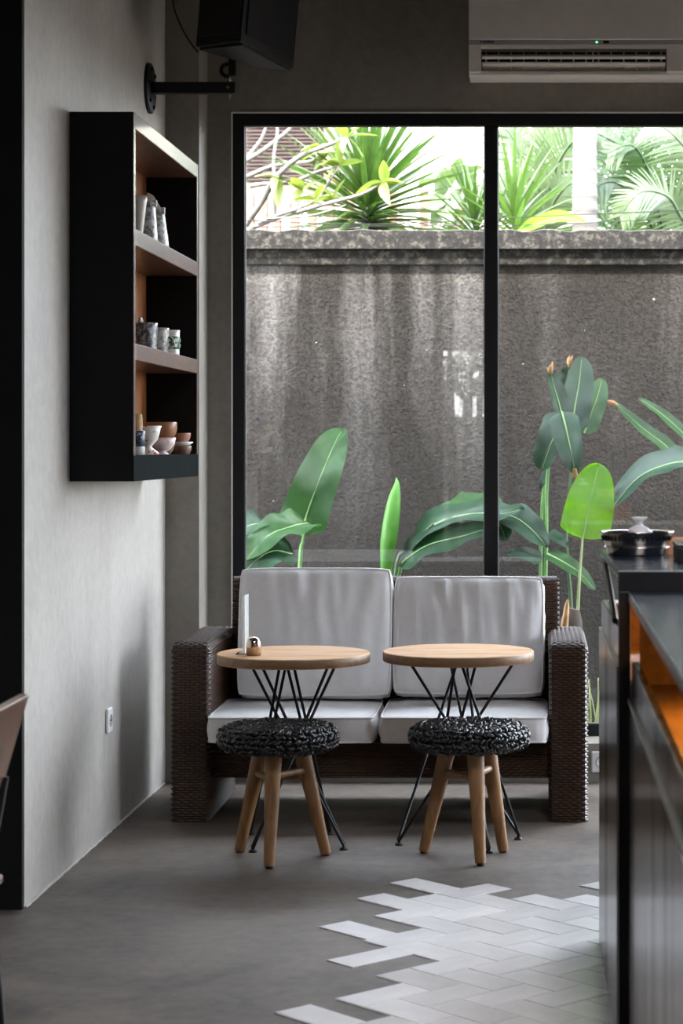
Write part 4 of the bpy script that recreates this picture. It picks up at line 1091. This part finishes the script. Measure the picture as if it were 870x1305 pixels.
def text(parent, body, size, loc, rot, m, name='lettering'):
    cu = bpy.data.curves.new(name, 'FONT'); cu.body = body; cu.size = size; cu.extrude = .0004; cu.align_x = 'LEFT'; cu.offset = .0006
    o = bpy.data.objects.new(name, cu); C.objects.link(o); 
    bpy.context.view_layer.update(); me = bpy.data.meshes.new_from_object(o); bpy.data.objects.remove(o)
    me.materials.clear(); me.materials.append(m); o = bpy.data.objects.new(name, me); C.objects.link(o)
    o.parent = parent; o.location = loc; o.rotation_euler = rot; return o
lx = P(612,0,9.52).x-AX
tm = MB(); tm.add([(0,0,.0035),(0,0,-.0065),(.010,0,.0035)], [(0,1,2)]); tm.obj('logo_mark', M['black_plastic'], ac, (lx, f-.0046, .146))
text(ac, 'DAIKIN', .0150, (lx+.0105, f-.0046, .1405), (PI/2,0,0), M['black_plastic'])
# ================================================================== WALL OUTLETS
ol = thing('wall_outlet', 'white power outlet low on the left wall', 'outlet', (-1.67, 8.23, .44))
B(.0005,.012,-.045,.045,-.048,.048).obj('plate', M['white_outlet'], ol, bevel=.006)
s1 = MB().lathe([(0,.0),(.021,.0),(.021,.002),(.024,.002),(.026,.0)], (0,0,0), 24).obj('socket', M['grey_plastic'], ol, (.0125,0,0)); s1.rotation_euler = (0,PI/2,0)
for dy in (-.0095,.0095): MB().tube([(.0128,dy,0),(.0148,dy,0)], .0028, 8).obj('pin_hole', M['black_plastic'], ol)
ol = thing('wall_outlet', 'white power outlet under the window beside the bar counter', 'outlet', (P(766,0,9.5).x, 9.5, .090))
B(-.045,.045,-.012,-.0005,-.048,.048).obj('plate', M['white_outlet'], ol, bevel=.006)
s1 = MB().lathe([(0,0),(.021,0),(.021,.002),(.024,.002),(.026,0)], (0,0,0), 24).obj('socket', M['grey_plastic'], ol, (0,-.0125,0)); s1.rotation_euler = (PI/2,0,0)
# ================================================================== BAR COUNTER
bar = thing('bar_counter', 'dark bar counter with black steel frame and glossy panels along the right edge', 'bar counter', (.6, 4.6, 0))
BO = Vector((.6, 4.6, 0))
def bpoly(pts, z0, z1): return MB().prism([(x-BO.x, y-BO.y) for x, y in pts], z0, z1)
def bb(x0,x1,y0,y1,z0,z1): return B(x0-BO.x,x1-BO.x,y0-BO.y,y1-BO.y,z0,z1)
DN, DF = 5.28, 6.40
# far bay
bpoly([(.2014,DN+.031),(1.05,DN+.031),(1.05,DF),(.187,DF)], 1.172, 1.192).obj('far_countertop', M['bar_top'], bar, bevel=.003)
bpoly([(.2014,DN),(.2308,DN),(.2308,DN+.03),(.2014,DN+.03)], 0, 1.140).obj('frame_post', M['black_metal'], bar, bevel=.002)
bpoly([(.2014,DN),(1.05,DN),(1.05,DN+.03),(.2014,DN+.03)], 1.140, 1.191).obj('frame_beam', M['black_metal'], bar, bevel=.002)
bpoly([(1.02,DF-.03),(1.05,DF-.03),(1.05,DF),(1.02,DF)], 0, 1.172).obj('frame_post', M['black_metal'], bar, bevel=.002)
MB().tube([(.196-BO.x,6.2-BO.y,1.170),(.203-BO.x,5.55-BO.y,1.045)], .009, 6, smooth=False).obj('brace', M['black_metal'], bar)
# open wooden tray in the far bay
bpoly([(.207,DN+.032),(.225,DN+.032),(.210,DF-.01),(.192,DF-.01)], .957, 1.040).obj('tray_side', M['bar_panel'], bar, bevel=.002, label='dark glossy outer side of the tray')
bpoly([(.210,DF-.15),(1.04,DF-.15),(1.04,DF-.01),(.210,DF-.01)], 1.020, 1.040).obj('tray_end_ledge', M['bar_white'], bar, bevel=.002, label='pale end ledge of the tray')
bpoly([(.212,DF-.17),(1.04,DF-.17),(1.04,DF-.15),(.212,DF-.15)], .915, 1.035).obj('tray_end', M['bar_wood'], bar, bevel=.002)
bpoly([(.224,DN+.032),(1.02,DN+.032),(1.02,DF-.17),(.212,DF-.17)], .905, .917).obj('tray_floor', M['bar_wood'], bar)
bpoly([(.198,DN+.032),(.214,DN+.032),(.201,DF),(.185,DF)], 0, .950).obj('lower_panel', M['bar_panel'], bar, bevel=.002)
bpoly([(.197,DN+.032),(.224,DN+.032),(.211,DF),(.184,DF)], .950, .957).obj('ledge', M['bar_white'], bar, bevel=.001, label='pale ledge strip above the lower panel')
bpoly([(.214,DF-.03),(1.02,DF-.03),(1.02,DF-.001),(.203,DF-.001)], 0, .90).obj('end_panel', M['bar_panel'], bar)
# near bay
YN = 2.3
bpoly([(.2263,YN),(1.05,YN),(1.05,DN-.002),(.2263,DN-.002)], 1.121, 1.141).obj('near_countertop', M['bar_top'], bar, bevel=.003)
bb(.2255,.2262,YN,DN-.002,1.117,1.140).obj('counter_edge', M['bar_edge'], bar)
bb(.234,.252,YN,DN-.002,.876,.966).obj('tray_side', M['bar_panel'], bar, bevel=.002)
bb(.253,.62,YN,DN-.004,.900,.912).obj('niche_floor', M['bar_wood'], bar)
bb(.62,.635,YN,DN-.004,.900,1.119).obj('niche_back', M['bar_wood'], bar)
bb(.253,.62,DN-.02,DN-.004,.912,1.119).obj('niche_end', M['bar_wood'], bar)
bb(.226,.244,YN,DN-.002,0,.866).obj('lower_panel', M['bar_panel'], bar, bevel=.002)
bb(.224,.250,YN,DN-.002,.866,.874).obj('ledge', M['bar_white'], bar, bevel=.001, label='pale ledge strip above the near lower panel')
bpoly([(.2263,YN),(1.05,YN),(1.05,YN+.03),(.2263,YN+.03)], 0, 1.117).obj('end_panel', M['bar_panel'], bar)
bpoly([(1.02,YN+.03),(1.05,YN+.03),(1.05,DN-.002),(1.02,DN-.002)], 0, 1.119).obj('back_panel', M['bar_panel'], bar)
# warm LED strip under the near countertop lights the niche
bb(.40,.412,YN+.1,DN-.5,1.112,1.118).obj('led_strip', M['led'], bar)
l = bpy.data.lights.new('niche_lamp', 'AREA'); l.shape = 'RECTANGLE'; l.size = .02; l.size_y = 2.2; l.energy = 3.5; l.color = (1.0,.50,.12)
lo = bpy.data.objects.new('niche_lamp', l); C.objects.link(lo); lo.parent = bar; lo.location = (.43-BO.x, 3.6-BO.y, 1.108)
bb(.50,.512,DN+.1,DF-.3,1.166,1.171).obj('led_strip', M['led'], bar)
l = bpy.data.lights.new('niche_lamp', 'AREA'); l.shape = 'RECTANGLE'; l.size = .02; l.size_y = .8; l.energy = 1.2; l.color = (1.0,.55,.18)
lo = bpy.data.objects.new('niche_lamp', l); C.objects.link(lo); lo.parent = bar; lo.location = (.53-BO.x, 5.75-BO.y, 1.160)
# ---- on the bar
bo_ = MB(); zb_ = 1.192
bw_ = thing('metal_bowl', 'hammered dark metal bowl standing on the far bar top', 'bowl', (P(811,0,6.05).x, 6.05, zb_))
bo_.lathe([(0,0),(.080,0),(.083,.004),(.090,.030),(.101,.062),(.106,.066),(.106,.069),(.100,.067),(.096,.062),(.086,.030),(.078,.007),(0,.006)], (0,0,0), 44)
bo_.obj('body', M['bowl_metal'], bw_)
MB().tube([(.0935*math.cos(2*PI*i/40),.0935*math.sin(2*PI*i/40),.024) for i in range(41)], .0016, 6, False).obj('rib', M['bowl_metal'], bw_)
sl = MB()
for k in range(44):
    a = 2*PI*k/44; e = Vector((math.cos(a),math.sin(a),0)); t_ = Vector((-e.y,e.x,0))
    sl.tube([e*.0965+Vector((0,0,.043)), e*.1005+Vector((0,0,.056))], .0022, 5)
sl.obj('punched_slots', M['black_metal'], bw_, kind='stuff')
bl_ = bw_.location
MB().lathe([(.0,0),(.07,.012),(.085,.038),(.06,.048),(0,.052)], (0,0,.0065), 20).obj('filling', M['beige_glaze'], bw_)
bag = MB(); bag.lathe([(0,0),(.020,.002),(.026,.012),(.020,.024),(.008,.032),(.005,.036),(.010,.046),(.017,.056),(.013,.057),(.004,.044),(0,.042)], (0,0,0), 14, sx=1.1)
for i, v in enumerate(bag.v):
    k_ = 1+.16*noise.noise(Vector(v)*140); bag.v[i] = (v[0]*k_, v[1]*k_, v[2])
bag.v = [(a*1.25,b*1.25,c*.95) for a,b,c in bag.v]
o = bag.obj('plastic_bag', M['plastic_bag'], None, (bl_.x+.006, bl_.y-.03, zb_+.056)); tag(o, 'small knotted clear plastic bag in the metal bowl', 'bag')
MB().tube([(.0075*math.cos(2*PI*i/12),.0075*math.sin(2*PI*i/12),.034) for i in range(13)], .0018, 6, False).obj('tie', M['beige_glaze'], o)
def flower(label, dx, dy, m, s):
    f_ = thing('flower', label, 'flower', (bl_.x+dx, bl_.y+dy, zb_+.057))
    pm_ = small_leaf_mesh(.020*s, .016*s, m, -.3) if m in () else None
    MB().ball((0,0,.004), .006*s, 8, 5).obj('flower_heart', M[m], f_)
    for k in range(6):
        a = k*PI/3; d = Vector((math.cos(a), math.sin(a), .7)).normalized()
        g = MB(); sd = Vector((-math.sin(a), math.cos(a), 0))
        g.grid(lambda u, v: d*(.018*s*u)+sd*((v-.5)*.014*s*math.sin(PI*min(1,u*.85+.1)))+Vector((0,0,.004)), 5, 4); g.obj('petal', M[m], f_)
    return f_
flower('purple flower lying in the metal bowl beside the plastic bag', -.028, -.035, 'flower_purple', 1.1)
flower('pink flower lying between the purple flower and the bag', -.008, -.055, 'flower_pink', .8)
bx_ = thing('black_box', 'small black box on the far bar top at the right edge of the frame', 'box', (P(886,0,5.75).x, 5.75, zb_))
B(-.055,.055,-.09,.09,0,.040).obj('box_body', M['black_plastic'], bx_, bevel=.003)
B(-.057,.057,-.092,.092,.040,.050).obj('lid', M['bar_top'], bx_, bevel=.003)
tr_ = thing('orange_tray', 'small orange tray behind the black box on the bar', 'tray', (P(876,0,6.15).x, 6.15, zb_))
B(-.06,.06,-.05,.05,0,.005).obj('tray_base', M['orange_tray'], tr_)
for q in ((-.06,.06,-.05,-.045),(-.06,.06,.045,.05),(-.06,-.055,-.045,.045),(.055,.06,-.045,.045)): B(*q,.005,.045).obj('tray_side', M['orange_tray'], tr_)
# ================================================================== CHAIR AT THE LEFT EDGE
ch = thing('wooden_chair', 'dark brown wooden chair whose backrest corner shows at the left edge', 'chair', (-1.50, 5.0, 0))
def cpt(p): return Vector(p)
bm_ = MB()
bd = [(.245,-.22,.90),(.245,.20,.893),(.215,.20,.875),(.175,.165,.58),(.17,-.18,.58)]
k1 = [Vector((.248,-.21,.885)),Vector((.252,.205,.893)),Vector((.205,.165,.70)),Vector((.17,.13,.585)),Vector((.165,-.17,.585))]
off = Vector((-.022,0,.004))
bm_.add(k1+[k+off for k in k1], [(0,4,3,2,1),(5,6,7,8,9)]+[(i,(i+1)%5,5+(i+1)%5,5+i) for i in range(5)])
bm_.obj('backrest', M['chair_wood'], ch, bevel=.004)
B(-.20,.19,-.20,.20,.43,.455).obj('seat', M['chair_wood'], ch, bevel=.008)
for sx, sy in ((-.17,-.17),(-.17,.17)): MB().tube([(sx,sy,.43),(sx-.02,sy*1.06,0)], [.018,.014], 8).obj('leg', M['black_metal'], ch)
for sy in (-.165,.15): MB().tube([(.205,sy,.70),(.165,sy,.50),(.165,sy,.40),(.20,sy*1.06,0)], [.011,.015,.016,.013], 8).obj('leg', M['black_metal'], ch)
print('tiles', count, 'objects', len(S.objects), 'tris', sum(len(o.data.polygons) for o in S.objects if o.type == 'MESH')*2)
